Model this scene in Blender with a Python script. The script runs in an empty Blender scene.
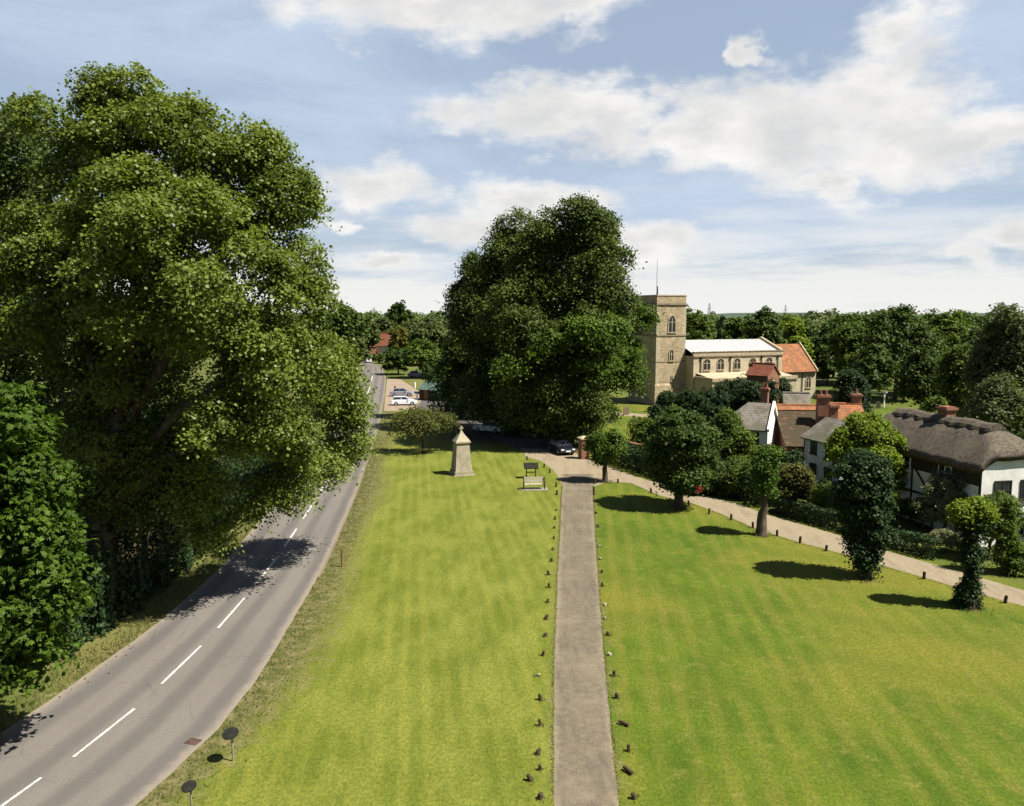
import bpy, math, random
import numpy as np
from mathutils import Vector, Matrix

random.seed(7)
RNG = np.random.default_rng(11)
R = math.radians
S = bpy.context.scene
COL = S.collection

# ------------------------------------------------------------------ camera
H = 15.0
F = 800.0
CX, CY = 512.0, 403.0
PITCH = math.atan(90.0 / F)
cam_d = bpy.data.cameras.new('camera')
cam_d.sensor_width = 36.0
cam_d.lens = F / 1024.0 * 36.0
cam_d.clip_start = 0.5
cam_d.clip_end = 12000
cam = bpy.data.objects.new('camera', cam_d)
COL.objects.link(cam)
cam.location = (0, 0, H)
cam.rotation_euler = (R(90) - PITCH, 0, 0)
S.camera = cam

SP, CP = math.sin(PITCH), math.cos(PITCH)


def ray(px, py):
    x = (px - CX) / F
    y = -(py - CY) / F
    return Vector((x, CP + y * SP, -SP + y * CP))


def G(px, py, z=0.0):
    """point of the ground seen at a pixel of the photograph"""
    d = ray(px, py)
    t = (z - H) / d.z
    return Vector((d.x * t, d.y * t, z))


def P(px, py, Y):
    """point at depth Y on a pixel's line of sight"""
    d = ray(px, py)
    t = Y / d.y
    return Vector((d.x * t, Y, H + d.z * t))


# ------------------------------------------------------------------ light, sky, exposure
SUN_EL, SUN_AZ = 56.0, 110.0            # azimuth clockwise from +Y
sd = Vector((math.sin(R(SUN_AZ)) * math.cos(R(SUN_EL)), math.cos(R(SUN_AZ)) * math.cos(R(SUN_EL)), math.sin(R(SUN_EL))))
sun_l = bpy.data.lights.new('sun', 'SUN')
sun_l.energy = 5.0
sun_l.angle = R(0.5)
sun_l.color = (1.0, 0.955, 0.87)
sun = bpy.data.objects.new('sun', sun_l)
sun.rotation_euler = (-sd).to_track_quat('-Z', 'Y').to_euler()
sun.location = (0, 0, 80)
COL.objects.link(sun)

S.view_settings.view_transform = 'Standard'
S.view_settings.look = 'None'
S.view_settings.gamma = 1.0
S.view_settings.exposure = 1.15
S.view_settings.use_curve_mapping = False
cy = S.cycles
cy.max_bounces = 5
cy.diffuse_bounces = 2
cy.glossy_bounces = 2
cy.transmission_bounces = 3
cy.transparent_max_bounces = 4
cy.caustics_reflective = False
cy.caustics_refractive = False
cy.use_denoising = True


class NT:
    """small helper to write node trees"""
    def __init__(self, tree):
        self.t = tree
        self.t.nodes.clear()

    def n(self, kind, **kw):
        nd = self.t.nodes.new(kind)
        for k, v in kw.items():
            setattr(nd, k, v)
        return nd

    def l(self, a, b):
        self.t.links.new(a, b)

    def setin(self, sock, v):
        if isinstance(v, bpy.types.NodeSocket):
            self.l(v, sock)
        else:
            sock.default_value = v

    def math(self, op, a, b=None, c=None, clamp=False):
        nd = self.n('ShaderNodeMath', operation=op, use_clamp=clamp)
        self.setin(nd.inputs[0], a)
        if b is not None:
            self.setin(nd.inputs[1], b)
        if c is not None:
            self.setin(nd.inputs[2], c)
        return nd.outputs[0]

    def mix(self, fac, a, b, blend='MIX'):
        nd = self.n('ShaderNodeMix', data_type='RGBA', blend_type=blend)
        nd.clamp_factor = True
        self.setin(nd.inputs[0], fac)
        for s, v in ((nd.inputs[6], a), (nd.inputs[7], b)):
            if isinstance(v, (tuple, list)):
                v = tuple(v) + ((1,) if len(v) == 3 else ())
            self.setin(s, v)
        return nd.outputs[2]

    def noise(self, vec, scale, detail=4, rough=0.55, dist=0.0):
        nd = self.n('ShaderNodeTexNoise')
        if vec is not None:
            self.l(vec, nd.inputs['Vector'])
        nd.inputs['Scale'].default_value = scale
        nd.inputs['Detail'].default_value = detail
        nd.inputs['Roughness'].default_value = rough
        nd.inputs['Distortion'].default_value = dist
        return nd.outputs['Fac']

    def step(self, v, a, b):
        nd = self.n('ShaderNodeMapRange', interpolation_type='SMOOTHSTEP')
        self.setin(nd.inputs['Value'], v)
        nd.inputs['From Min'].default_value = a
        nd.inputs['From Max'].default_value = b
        return nd.outputs[0]

    def mapping(self, vec, scale=(1, 1, 1), loc=(0, 0, 0), rot=(0, 0, 0)):
        nd = self.n('ShaderNodeMapping')
        self.l(vec, nd.inputs['Vector'])
        nd.inputs['Scale'].default_value = scale
        nd.inputs['Location'].default_value = loc
        nd.inputs['Rotation'].default_value = rot
        return nd.outputs[0]


world = bpy.data.worlds.new('World')
S.world = world
world.use_nodes = True
w = NT(world.node_tree)
SKY_STRENGTH = 0.09
sky = w.n('ShaderNodeTexSky')
sky.sky_type = 'NISHITA'
sky.sun_disc = False
sky.sun_elevation = R(SUN_EL)
sky.sun_rotation = R(SUN_AZ)
sky.air_density = 1.0
sky.dust_density = 0.8
sky.ozone_density = 1.5
tc = w.n('ShaderNodeTexCoord')
dirv = tc.outputs['Generated']
sep = w.n('ShaderNodeSeparateXYZ')
w.l(dirv, sep.inputs[0])
az = w.math('ARCTAN2', sep.outputs[0], sep.outputs[1])
el = w.math('ARCSINE', sep.outputs[2])
comb = w.n('ShaderNodeCombineXYZ')
w.l(az, comb.inputs[0])
w.l(el, comb.inputs[1])
aev = comb.outputs[0]
wm = w.mapping(aev, scale=(1.0, 1.9, 1.0))
warp1 = w.noise(wm, 6.0, 9, 0.58)
warp2 = w.noise(w.mapping(aev, scale=(1, 2.2, 1), loc=(3.1, 1.7, 0)), 17.0, 8, 0.6)
wisp = w.noise(w.mapping(aev, scale=(1.0, 3.2, 1), loc=(7.3, 2.2, 0), rot=(0, 0, R(-14))), 3.2, 9, 0.62, 0.6)


warp3 = w.noise(w.mapping(aev, scale=(1, 1.5, 1), loc=(5.5, 9.1, 0)), 9.0, 8, 0.6)
warp4 = w.noise(w.mapping(aev, scale=(1, 1.5, 1), loc=(15.5, 2.1, 0)), 9.0, 8, 0.6)
azw = w.math('ADD', az, w.math('MULTIPLY', w.math('SUBTRACT', warp3, 0.5), 0.17))
elw = w.math('ADD', el, w.math('MULTIPLY', w.math('SUBTRACT', warp4, 0.5), 0.085))


def azel(px, py):
    d = ray(px, py).normalized()
    return math.atan2(d.x, d.y), math.asin(d.z)


def blobs(lst):
    out = None
    for (px, py, rx, ry) in lst:
        a, e = azel(px, py)
        ra = abs(azel(px + rx, py)[0] - a)
        re = abs(azel(px, py - ry)[1] - e)
        da = w.math('DIVIDE', w.math('SUBTRACT', azw, a), ra)
        de = w.math('DIVIDE', w.math('SUBTRACT', elw, e), re)
        r = w.math('SQRT', w.math('ADD', w.math('MULTIPLY', da, da), w.math('MULTIPLY', de, de)))
        v = w.math('SUBTRACT', 1.0, r)
        v = w.math('MAXIMUM', v, -0.8)
        out = v if out is None else w.math('MAXIMUM', out, v)
    return out


CLOUDS = [(470, 12, 175, 36), (570, 6, 90, 28), (395, 5, 90, 24),
          (545, 112, 125, 40), (610, 120, 70, 40), (715, 132, 80, 45), (790, 128, 120, 58), (870, 105, 105, 85),
          (900, 40, 75, 55), (915, 150, 110, 44), (985, 135, 60, 22), (745, 48, 20, 14),
          (375, 187, 66, 27), (292, 180, 34, 14), (535, 205, 105, 26), (490, 222, 75, 30),
          (650, 240, 70, 22), (345, 222, 34, 9), (385, 262, 40, 10), (1015, 245, 60, 20), (820, 180, 40, 14),
          (-150, 150, 150, 60), (1190, 90, 120, 60), (1120, 210, 100, 30)]
bl = blobs(CLOUDS)
dens = w.math('ADD', bl, w.math('MULTIPLY', w.math('SUBTRACT', warp1, 0.5), 1.7))
dens = w.math('ADD', dens, w.math('MULTIPLY', w.math('SUBTRACT', warp2, 0.5), 1.3))
mask = w.step(dens, -0.20, 0.55)
# pale veil of thin high cloud
veil_b = blobs([(120, 45, 330, 95), (330, 120, 200, 60), (700, 215, 420, 60), (480, 270, 330, 45), (1010, 60, 110, 120)])
veil = w.math('ADD', w.math('MULTIPLY', veil_b, 0.8), w.math('MULTIPLY', w.math('SUBTRACT', wisp, 0.45), 3.0))
veil = w.math('ADD', 0.55, w.math('MULTIPLY', w.step(veil, -0.3, 1.1), 0.42))
hz = w.step(el, 0.24, 0.0)
veil = w.math('MAXIMUM', veil, w.math('MULTIPLY', hz, 0.8))
# low bright streaky band near the horizon
band = w.math('MULTIPLY', w.step(el, 0.20, 0.01), w.step(w.math('ADD', w.noise(w.mapping(aev, scale=(1, 7, 1), loc=(1.2, 0, 0)), 4.0, 8, 0.6), w.math('MULTIPLY', w.step(el, 0.07, 0.0), 0.22)), 0.36, 0.62))
front = w.step(w.math('ABSOLUTE', az), 1.5, 0.9)
high = w.step(el, 0.75, 0.42)
fh = w.math('MULTIPLY', front, high)
mask = w.math('MULTIPLY', mask, fh)
veil = w.math('MULTIPLY', veil, fh)
band = w.math('MULTIPLY', band, fh)
skyc = w.mix(1.0, sky.outputs[0], (SKY_STRENGTH,) * 3, 'MULTIPLY')
body = w.noise(w.mapping(aev, scale=(1, 1.8, 1), loc=(0.07, -0.12, 0)), 7.0, 8, 0.55)
lit = w.step(w.math('ADD', w.math('MULTIPLY', dens, -0.22), body), 0.18, 0.62)
cloudc = w.mix(lit, (0.72, 0.72, 0.72), (1.02, 1.0, 0.96))
c1 = w.mix(veil, skyc, (0.555, 0.665, 0.83))
c1 = w.mix(w.math('MULTIPLY', band, 0.9), c1, (0.93, 0.925, 0.88))
c2 = w.mix(w.math('MULTIPLY', mask, 0.96), c1, cloudc)
bg = w.n('ShaderNodeBackground')
w.l(c2, bg.inputs['Color'])
bg.inputs['Strength'].default_value = 0.45
wo = w.n('ShaderNodeOutputWorld')
w.l(bg.outputs[0], wo.inputs['Surface'])

# ------------------------------------------------------------------ helpers


def tag(o, label=None, cat=None, group=None, kind=None):
    if label:
        o['label'] = label
    if cat:
        o['category'] = cat
    if group:
        o['group'] = group
    if kind:
        o['kind'] = kind
    return o


def thing(name, label, cat, loc=(0, 0, 0), rz=0.0, group=None):
    o = bpy.data.objects.new(name, None)
    o.empty_display_size = 0.5
    COL.objects.link(o)
    o.location = loc
    o.rotation_euler = (0, 0, rz)
    return tag(o, label, cat, group)


class MB:
    def __init__(self):
        self.v = []
        self.f = []

    def add(self, vs, fs):
        b = len(self.v)
        self.v += [tuple(p) for p in vs]
        self.f += [tuple(i + b for i in f) for f in fs]
        return self

    def box(self, x0, x1, y0, y1, z0, z1):
        vs = [(x0, y0, z0), (x1, y0, z0), (x1, y1, z0), (x0, y1, z0), (x0, y0, z1), (x1, y0, z1), (x1, y1, z1), (x0, y1, z1)]
        return self.add(vs, [(0, 3, 2, 1), (4, 5, 6, 7), (0, 1, 5, 4), (1, 2, 6, 5), (2, 3, 7, 6), (3, 0, 4, 7)])

    def frustum(self, b, t, z0, z1):
        """b, t = (x0,x1,y0,y1) bottom and top"""
        vs = [(b[0], b[2], z0), (b[1], b[2], z0), (b[1], b[3], z0), (b[0], b[3], z0),
              (t[0], t[2], z1), (t[1], t[2], z1), (t[1], t[3], z1), (t[0], t[3], z1)]
        return self.add(vs, [(0, 3, 2, 1), (4, 5, 6, 7), (0, 1, 5, 4), (1, 2, 6, 5), (2, 3, 7, 6), (3, 0, 4, 7)])

    def slab(self, pts, th):
        pts = [Vector(p) for p in pts]
        n = (pts[1] - pts[0]).cross(pts[-1] - pts[0]).normalized() * th
        k = len(pts)
        vs = pts + [p - n for p in pts]
        fs = [tuple(range(k)), tuple(range(2 * k - 1, k - 1, -1))]
        for i in range(k):
            j = (i + 1) % k
            fs.append((i, i + k, j + k, j))
        return self.add(vs, fs)

    def prism(self, poly, a0, a1, axis='y'):
        """poly of (u, z); extruded along axis"""
        k = len(poly)
        if axis == 'y':
            vs = [(u, a0, z) for u, z in poly] + [(u, a1, z) for u, z in poly]
        elif axis == 'x':
            vs = [(a0, u, z) for u, z in poly] + [(a1, u, z) for u, z in poly]
        else:
            vs = [(u, q, a0) for u, q in poly] + [(u, q, a1) for u, q in poly]
        fs = [tuple(range(k)), tuple(range(2 * k - 1, k - 1, -1))]
        for i in range(k):
            j = (i + 1) % k
            fs.append((i, i + k, j + k, j))
        return self.add(vs, fs)

    def tube(self, pts, rad, n=8, cap=True):
        pts = [Vector(p) for p in pts]
        b = len(self.v)
        for i, p in enumerate(pts):
            d = (pts[min(i + 1, len(pts) - 1)] - pts[max(i - 1, 0)]).normalized()
            u = d.cross(Vector((0.31, 0.95, 0.02)))
            if u.length < 0.05:
                u = d.cross(Vector((1, 0, 0)))
            u.normalize()
            q = d.cross(u)
            r = rad[i] if isinstance(rad, (list, tuple)) else rad
            for k in range(n):
                a = 2 * math.pi * k / n
                self.v.append(tuple(p + (u * math.cos(a) + q * math.sin(a)) * r))
        for i in range(len(pts) - 1):
            for k in range(n):
                k2 = (k + 1) % n
                self.f.append((b + i * n + k, b + i * n + k2, b + (i + 1) * n + k2, b + (i + 1) * n + k))
        if cap:
            self.f.append(tuple(b + k for k in range(n - 1, -1, -1)))
            e = b + (len(pts) - 1) * n
            self.f.append(tuple(e + k for k in range(n)))
        return self

    def ball(self, c, r, n=10, sz=1.0):
        pts = [(c[0], c[1], c[2] + r * sz * math.sin(t)) for t in np.linspace(-1.45, 1.45, n)]
        rad = [r * math.cos(t) for t in np.linspace(-1.45, 1.45, n)]
        return self.tube(pts, rad, n)

    def build(self, name, mat, parent=None, smooth=False, bevel=0.0):
        m = bpy.data.meshes.new(name)
        m.from_pydata(self.v, [], self.f)
        m.validate()
        import bmesh
        bm = bmesh.new()
        bm.from_mesh(m)
        bmesh.ops.recalc_face_normals(bm, faces=bm.faces[:])
        bm.to_mesh(m)
        bm.free()
        o = bpy.data.objects.new(name, m)
        if mat is not None:
            m.materials.append(mat)
        if smooth:
            m.polygons.foreach_set('use_smooth', [True] * len(m.polygons))
        COL.objects.link(o)
        if parent is not None:
            o.parent = parent
        if bevel:
            b = o.modifiers.new('bevel', 'BEVEL')
            b.width = bevel
            b.segments = 2
            b.limit_method = 'ANGLE'
        return o


def copy_tree(o, parent=None):
    c = o.copy()
    COL.objects.link(c)
    c.parent = parent
    for ch in list(o.children):
        copy_tree(ch, c)
    return c


# ------------------------------------------------------------------ materials
def mat_new(name):
    m = bpy.data.materials.new(name)
    m.use_nodes = True
    return m, NT(m.node_tree)


def finish(t, col, rough=0.8, spec=0.3, bump=None, bump_d=0.02, metal=0.0, coat=0.0):
    b = t.n('ShaderNodeBsdfPrincipled')
    t.setin(b.inputs['Base Color'], col if isinstance(col, bpy.types.NodeSocket) else tuple(col) + (1,))
    t.setin(b.inputs['Roughness'], rough)
    b.inputs['Specular IOR Level'].default_value = spec
    b.inputs['Metallic'].default_value = metal
    b.inputs['Coat Weight'].default_value = coat
    if bump is not None:
        bn = t.n('ShaderNodeBump')
        bn.inputs['Distance'].default_value = bump_d
        bn.inputs['Strength'].default_value = 0.8
        t.l(bump, bn.inputs['Height'])
        t.l(bn.outputs[0], b.inputs['Normal'])
    o = t.n('ShaderNodeOutputMaterial')
    t.l(b.outputs[0], o.inputs['Surface'])
    return b


def objco(t):
    return t.n('ShaderNodeTexCoord').outputs['Object']


def mat_noise(name, a, b, scale=3.0, rough=0.8, spec=0.3, bump_d=0.01, detail=6, stretch=(1, 1, 1), fine=0.0, metal=0.0, coat=0.0):
    m, t = mat_new(name)
    co = t.mapping(objco(t), scale=stretch)
    n = t.noise(co, scale, detail, 0.6)
    n2 = t.noise(co, scale * 7.3, 4, 0.6)
    f = t.step(t.math('ADD', t.math('MULTIPLY', n, 0.65), t.math('MULTIPLY', n2, 0.35)), 0.36, 0.64)
    c = t.mix(f, a, b)
    finish(t, c, rough, spec, n2, bump_d, metal, coat)
    return m


def wallco(t):
    """object coords folded so that a brick pattern runs along any upright wall"""
    co = objco(t)
    s = t.n('ShaderNodeSeparateXYZ')
    t.l(co, s.inputs[0])
    c = t.n('ShaderNodeCombineXYZ')
    t.l(t.math('ADD', s.outputs[0], s.outputs[1]), c.inputs[0])
    t.l(s.outputs[2], c.inputs[1])
    return co, c.outputs[0]


def mat_masonry(name, a, b, mortar, bw, bh, msize=0.015, rough=0.9, bump_d=0.02, stain=0.25, noise_scale=0.7):
    m, t = mat_new(name)
    co, wc = wallco(t)
    br = t.n('ShaderNodeTexBrick')
    t.l(wc, br.inputs['Vector'])
    br.inputs['Color1'].default_value = tuple(a) + (1,)
    br.inputs['Color2'].default_value = tuple(b) + (1,)
    br.inputs['Mortar'].default_value = tuple(mortar) + (1,)
    br.inputs['Scale'].default_value = 1.0
    br.inputs['Mortar Size'].default_value = msize
    br.inputs['Mortar Smooth'].default_value = 0.3
    br.inputs['Brick Width'].default_value = bw
    br.inputs['Row Height'].default_value = bh
    n = t.noise(co, noise_scale, 7, 0.65)
    n2 = t.noise(co, 9.0, 5, 0.65)
    c = t.mix(t.math('MULTIPLY', t.step(n, 0.42, 0.7), stain * 2), br.outputs['Color'], tuple(x * 0.5 for x in a))
    c = t.mix(t.math('MULTIPLY', t.step(n2, 0.45, 0.75), 0.45), c, tuple(min(1, x * 1.25) for x in b))
    h = t.math('ADD', t.math('MULTIPLY', br.outputs['Fac'], -1.0), n2)
    finish(t, c, rough, 0.2, h, bump_d)
    return m


def mat_tiles(name, a, b, moss=None, moss_amt=0.0, row=0.22, noise_scale=0.6):
    """roof tiles: colours vary tile by tile, with rows as bump; z-folded coords"""
    m, t = mat_new(name)
    co = objco(t)
    s = t.n('ShaderNodeSeparateXYZ')
    t.l(co, s.inputs[0])
    cc = t.n('ShaderNodeCombineXYZ')
    t.l(t.math('ADD', s.outputs[0], t.math('MULTIPLY', s.outputs[1], 0.37)), cc.inputs[0])
    t.l(s.outputs[2], cc.inputs[1])
    br = t.n('ShaderNodeTexBrick')
    t.l(cc.outputs[0], br.inputs['Vector'])
    br.inputs['Color1'].default_value = tuple(a) + (1,)
    br.inputs['Color2'].default_value = tuple(b) + (1,)
    br.inputs['Mortar'].default_value = tuple(x * 0.45 for x in a) + (1,)
    br.inputs['Scale'].default_value = 1.0
    br.inputs['Mortar Size'].default_value = 0.012
    br.inputs['Brick Width'].default_value = 0.24
    br.inputs['Row Height'].default_value = row
    n = t.noise(co, noise_scale, 7, 0.65)
    c = t.mix(t.math('MULTIPLY', t.step(t.noise(co, 2.2, 6, 0.7), 0.45, 0.7), 0.5), br.outputs['Color'], tuple(x * 0.6 for x in a))
    if moss:
        c = t.mix(t.math('MULTIPLY', t.step(n, 0.5 - moss_amt * 0.4, 0.62 - moss_amt * 0.3), 0.9), c, moss)
    finish(t, c, 0.85, 0.25, t.math('MULTIPLY', br.outputs['Fac'], -1.0), 0.03)
    return m


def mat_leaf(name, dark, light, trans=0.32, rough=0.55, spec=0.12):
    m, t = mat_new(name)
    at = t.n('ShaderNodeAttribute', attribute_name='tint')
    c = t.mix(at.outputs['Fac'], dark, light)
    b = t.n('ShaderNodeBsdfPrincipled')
    t.l(c, b.inputs['Base Color'])
    b.inputs['Roughness'].default_value = rough
    b.inputs['Specular IOR Level'].default_value = spec
    tr = t.n('ShaderNodeBsdfTranslucent')
    tcx = t.mix(1.0, c, (1.25, 1.3, 0.55), 'MULTIPLY')
    t.l(tcx, tr.inputs['Color'])
    ms = t.n('ShaderNodeMixShader')
    ms.inputs[0].default_value = trans
    t.l(b.outputs[0], ms.inputs[1])
    t.l(tr.outputs[0], ms.inputs[2])
    o = t.n('ShaderNodeOutputMaterial')
    t.l(ms.outputs[0], o.inputs['Surface'])
    return m


M = {}
M['plane_leaf'] = mat_leaf('plane_leaf', (0.038, 0.066, 0.009), (0.190, 0.232, 0.040), 0.36, 0.45, 0.2)
M['grey_leaf'] = mat_leaf('greyish_leaf', (0.035, 0.062, 0.018), (0.11, 0.15, 0.045))
M['chestnut_leaf'] = mat_leaf('chestnut_leaf', (0.022, 0.048, 0.006), (0.092, 0.150, 0.017))
M['lime_leaf'] = mat_leaf('lime_leaf', (0.024, 0.044, 0.008), (0.096, 0.130, 0.022), 0.22)
M['churchyard_leaf'] = mat_leaf('churchyard_leaf', (0.030, 0.060, 0.009), (0.108, 0.165, 0.022))
M['dark_leaf'] = mat_leaf('dark_leaf', (0.020, 0.040, 0.008), (0.078, 0.115, 0.020), 0.2)
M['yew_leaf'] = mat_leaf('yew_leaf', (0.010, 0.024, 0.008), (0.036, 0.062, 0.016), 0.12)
M['mid_leaf'] = mat_leaf('mid_leaf', (0.034, 0.064, 0.010), (0.125, 0.175, 0.028))
M['bright_leaf'] = mat_leaf('bright_leaf', (0.065, 0.110, 0.010), (0.200, 0.265, 0.025), 0.38)
M['olive_leaf'] = mat_leaf('olive_leaf', (0.060, 0.065, 0.016), (0.140, 0.140, 0.035))
M['rusty_leaf'] = mat_leaf('rusty_leaf', (0.050, 0.064, 0.014), (0.140, 0.145, 0.040))
M['flower_leaf'] = mat_leaf('flower_leaf', (0.050, 0.080, 0.018), (0.240, 0.230, 0.130))
M['pink_flower'] = mat_leaf('pink_flower', (0.070, 0.085, 0.020), (0.42, 0.22, 0.17))
M['far_leaf'] = mat_leaf('far_leaf', (0.040, 0.062, 0.018), (0.110, 0.140, 0.036), 0.2)
M['willow_leaf'] = mat_leaf('willow_leaf', (0.050, 0.070, 0.026), (0.120, 0.140, 0.052))
M['gold_leaf'] = mat_leaf('gold_leaf', (0.09, 0.095, 0.015), (0.18, 0.165, 0.03))
M['copper_leaf'] = mat_leaf('copper_leaf', (0.07, 0.035, 0.02), (0.17, 0.09, 0.05))
M['bark'] = mat_noise('bark', (0.045, 0.035, 0.025), (0.12, 0.095, 0.07), 4.0, 0.95, 0.1, 0.03, stretch=(1, 1, 0.25))
M['plane_bark'] = mat_noise('plane_bark', (0.10, 0.09, 0.06), (0.30, 0.27, 0.19), 2.5, 0.9, 0.15, 0.02, stretch=(1, 1, 0.5))
M['stone'] = mat_masonry('church_stone', (0.29, 0.222, 0.130), (0.46, 0.365, 0.23), (0.38, 0.305, 0.195), 0.42, 0.24, 0.014, bump_d=0.05, stain=0.28)
M['pale_stone'] = mat_masonry('ashlar_stone', (0.37, 0.315, 0.21), (0.44, 0.38, 0.26), (0.32, 0.275, 0.19), 0.8, 0.32, 0.008, bump_d=0.01, stain=0.16)
M['trim'] = mat_noise('stone_trim', (0.28, 0.22, 0.14), (0.42, 0.35, 0.235), 3.0, 0.9, 0.2, 0.01)
M['dark_trim'] = mat_noise('weathered_trim', (0.14, 0.11, 0.075), (0.26, 0.21, 0.14), 2.0, 0.9, 0.2, 0.01)
M['memorial'] = mat_noise('memorial_stone', (0.24, 0.205, 0.14), (0.36, 0.315, 0.22), 2.4, 0.9, 0.2, 0.008)
M['lead'] = mat_noise('lead_roof', (0.33, 0.325, 0.30), (0.43, 0.425, 0.395), 0.8, 0.65, 0.4, 0.004)
M['red_tile'] = mat_tiles('red_tile', (0.27, 0.092, 0.034), (0.37, 0.145, 0.058), (0.16, 0.080, 0.036), 0.2, noise_scale=1.6)
M['deep_tile'] = mat_tiles('deep_red_tile', (0.16, 0.044, 0.022), (0.23, 0.07, 0.036), (0.15, 0.07, 0.04), 0.1)
M['moss_tile'] = mat_tiles('mossy_tile', (0.12, 0.055, 0.026), (0.19, 0.09, 0.042), (0.036, 0.030, 0.014), 0.5, noise_scale=1.7)
M['slate'] = mat_tiles('grey_slate', (0.145, 0.125, 0.10), (0.21, 0.185, 0.15), (0.10, 0.09, 0.06), 0.1, 0.2)
M['brick'] = mat_masonry('red_brick', (0.17, 0.058, 0.032), (0.25, 0.095, 0.052), (0.24, 0.18, 0.13), 0.23, 0.08, 0.012, bump_d=0.008, stain=0.15)
M['white'] = mat_noise('white_render', (0.58, 0.56, 0.51), (0.72, 0.70, 0.65), 0.9, 0.85, 0.2, 0.006)
M['cream'] = mat_noise('cream_render', (0.62, 0.58, 0.49), (0.74, 0.70, 0.60), 0.9, 0.85, 0.2, 0.006)
M['timber'] = mat_noise('dark_timber', (0.022, 0.018, 0.014), (0.05, 0.04, 0.03), 5.0, 0.8, 0.2, 0.006)
M['glass'] = mat_noise('window_glass', (0.012, 0.014, 0.018), (0.03, 0.034, 0.04), 1.5, 0.12, 0.6, 0.0)
M['white_paint'] = mat_noise('white_paint', (0.72, 0.72, 0.70), (0.82, 0.82, 0.80), 3.0, 0.5, 0.4, 0.001)
M['wood_dark'] = mat_noise('weathered_dark_wood', (0.030, 0.020, 0.012), (0.085, 0.058, 0.036), 9.0, 0.9, 0.1, 0.01, stretch=(1, 1, 0.3))
M['wood_grey'] = mat_noise('weathered_pale_wood', (0.27, 0.235, 0.17), (0.40, 0.35, 0.26), 6.0, 0.85, 0.2, 0.006, stretch=(0.3, 1, 1))
M['wood_brown'] = mat_noise('brown_wood', (0.12, 0.06, 0.028), (0.22, 0.12, 0.06), 6.0, 0.8, 0.2, 0.006, stretch=(1, 1, 0.3))
M['concrete'] = mat_noise('pale_concrete', (0.15, 0.145, 0.10), (0.24, 0.225, 0.165), 4.0, 0.9, 0.2, 0.006)
M['black_metal'] = mat_noise('black_metal', (0.010, 0.011, 0.009), (0.022, 0.022, 0.018), 5.0, 0.8, 0.1, 0.001)
M['steel'] = mat_noise('galvanised_steel', (0.22, 0.23, 0.24), (0.34, 0.35, 0.36), 6.0, 0.5, 0.5, 0.001, metal=0.3)
M['rust'] = mat_noise('rusty_iron', (0.05, 0.028, 0.02), (0.09, 0.05, 0.034), 8.0, 0.8, 0.3, 0.005)
M['rubber'] = mat_noise('rubber', (0.012, 0.012, 0.012), (0.025, 0.025, 0.025), 6.0, 0.8, 0.2, 0.001)
M['lamp_glass'] = mat_noise('lamp_glass', (0.6, 0.6, 0.58), (0.75, 0.75, 0.72), 6.0, 0.15, 0.6, 0.0)
M['tail_glass'] = mat_noise('tail_lamp_glass', (0.28, 0.01, 0.01), (0.38, 0.02, 0.02), 6.0, 0.2, 0.6, 0.0)
M['green_roof'] = mat_noise('green_sheet_roof', (0.05, 0.085, 0.065), (0.075, 0.115, 0.09), 2.0, 0.6, 0.3, 0.002)


def thatch_mat():
    m, t = mat_new('thatch')
    co = objco(t)
    s = t.noise(t.mapping(co, scale=(4, 1.2, 1.2)), 3.0, 7, 0.75)
    n = t.noise(co, 0.9, 6, 0.6)
    c = t.mix(t.step(s, 0.35, 0.68), (0.040, 0.033, 0.025), (0.155, 0.126, 0.096))
    c = t.mix(t.math('MULTIPLY', t.step(n, 0.45, 0.7), 0.5), c, (0.13, 0.115, 0.07))
    finish(t, c, 0.95, 0.1, s, 0.06)
    return m


M['thatch'] = thatch_mat()


def paint_mat(name, c):
    return mat_noise(name, c, tuple(x * 1.06 for x in c), 1.0, 0.3, 0.5, 0.0, coat=0.5)


def gravel_mat(name, a, b, edge, uvtrack=False):
    m, t = mat_new(name)
    co = objco(t)
    n = t.noise(co, 0.35, 6, 0.6)
    g = t.noise(co, 16.0, 5, 0.75)
    g2 = t.noise(co, 3.5, 6, 0.7)
    f = t.math('ADD', t.math('MULTIPLY', g2, 0.45), t.math('MULTIPLY', g, 0.55))
    c = t.mix(t.step(f, 0.34, 0.66), a, b)
    c = t.mix(t.math('MULTIPLY', t.step(n, 0.45, 0.68), 0.55), c, edge)
    uv = t.n('ShaderNodeUVMap')
    su = t.n('ShaderNodeSeparateXYZ')
    t.l(uv.outputs[0], su.inputs[0])
    e = t.math('MULTIPLY', t.math('ABSOLUTE', t.math('SUBTRACT', su.outputs[0], 0.5)), 2.0)
    e = t.math('ADD', e, t.math('MULTIPLY', t.math('SUBTRACT', g2, 0.5), 0.35))
    c = t.mix(t.math('MULTIPLY', t.step(e, 0.72, 1.0), 0.6), c, edge)
    lo = t.noise(t.mapping(co, scale=(1.6, 0.25, 1)), 0.9, 5, 0.6)
    c = t.mix(t.math('MULTIPLY', t.step(lo, 0.48, 0.66), 0.4), c, tuple(x * 0.75 for x in a))
    sp = t.noise(co, 34.0, 2, 0.5)
    c = t.mix(t.math('MULTIPLY', t.step(sp, 0.62, 0.72), 0.5), c, tuple(min(1, x * 1.5) for x in b))
    finish(t, c, 0.95, 0.15, g, 0.02)
    return m


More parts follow.
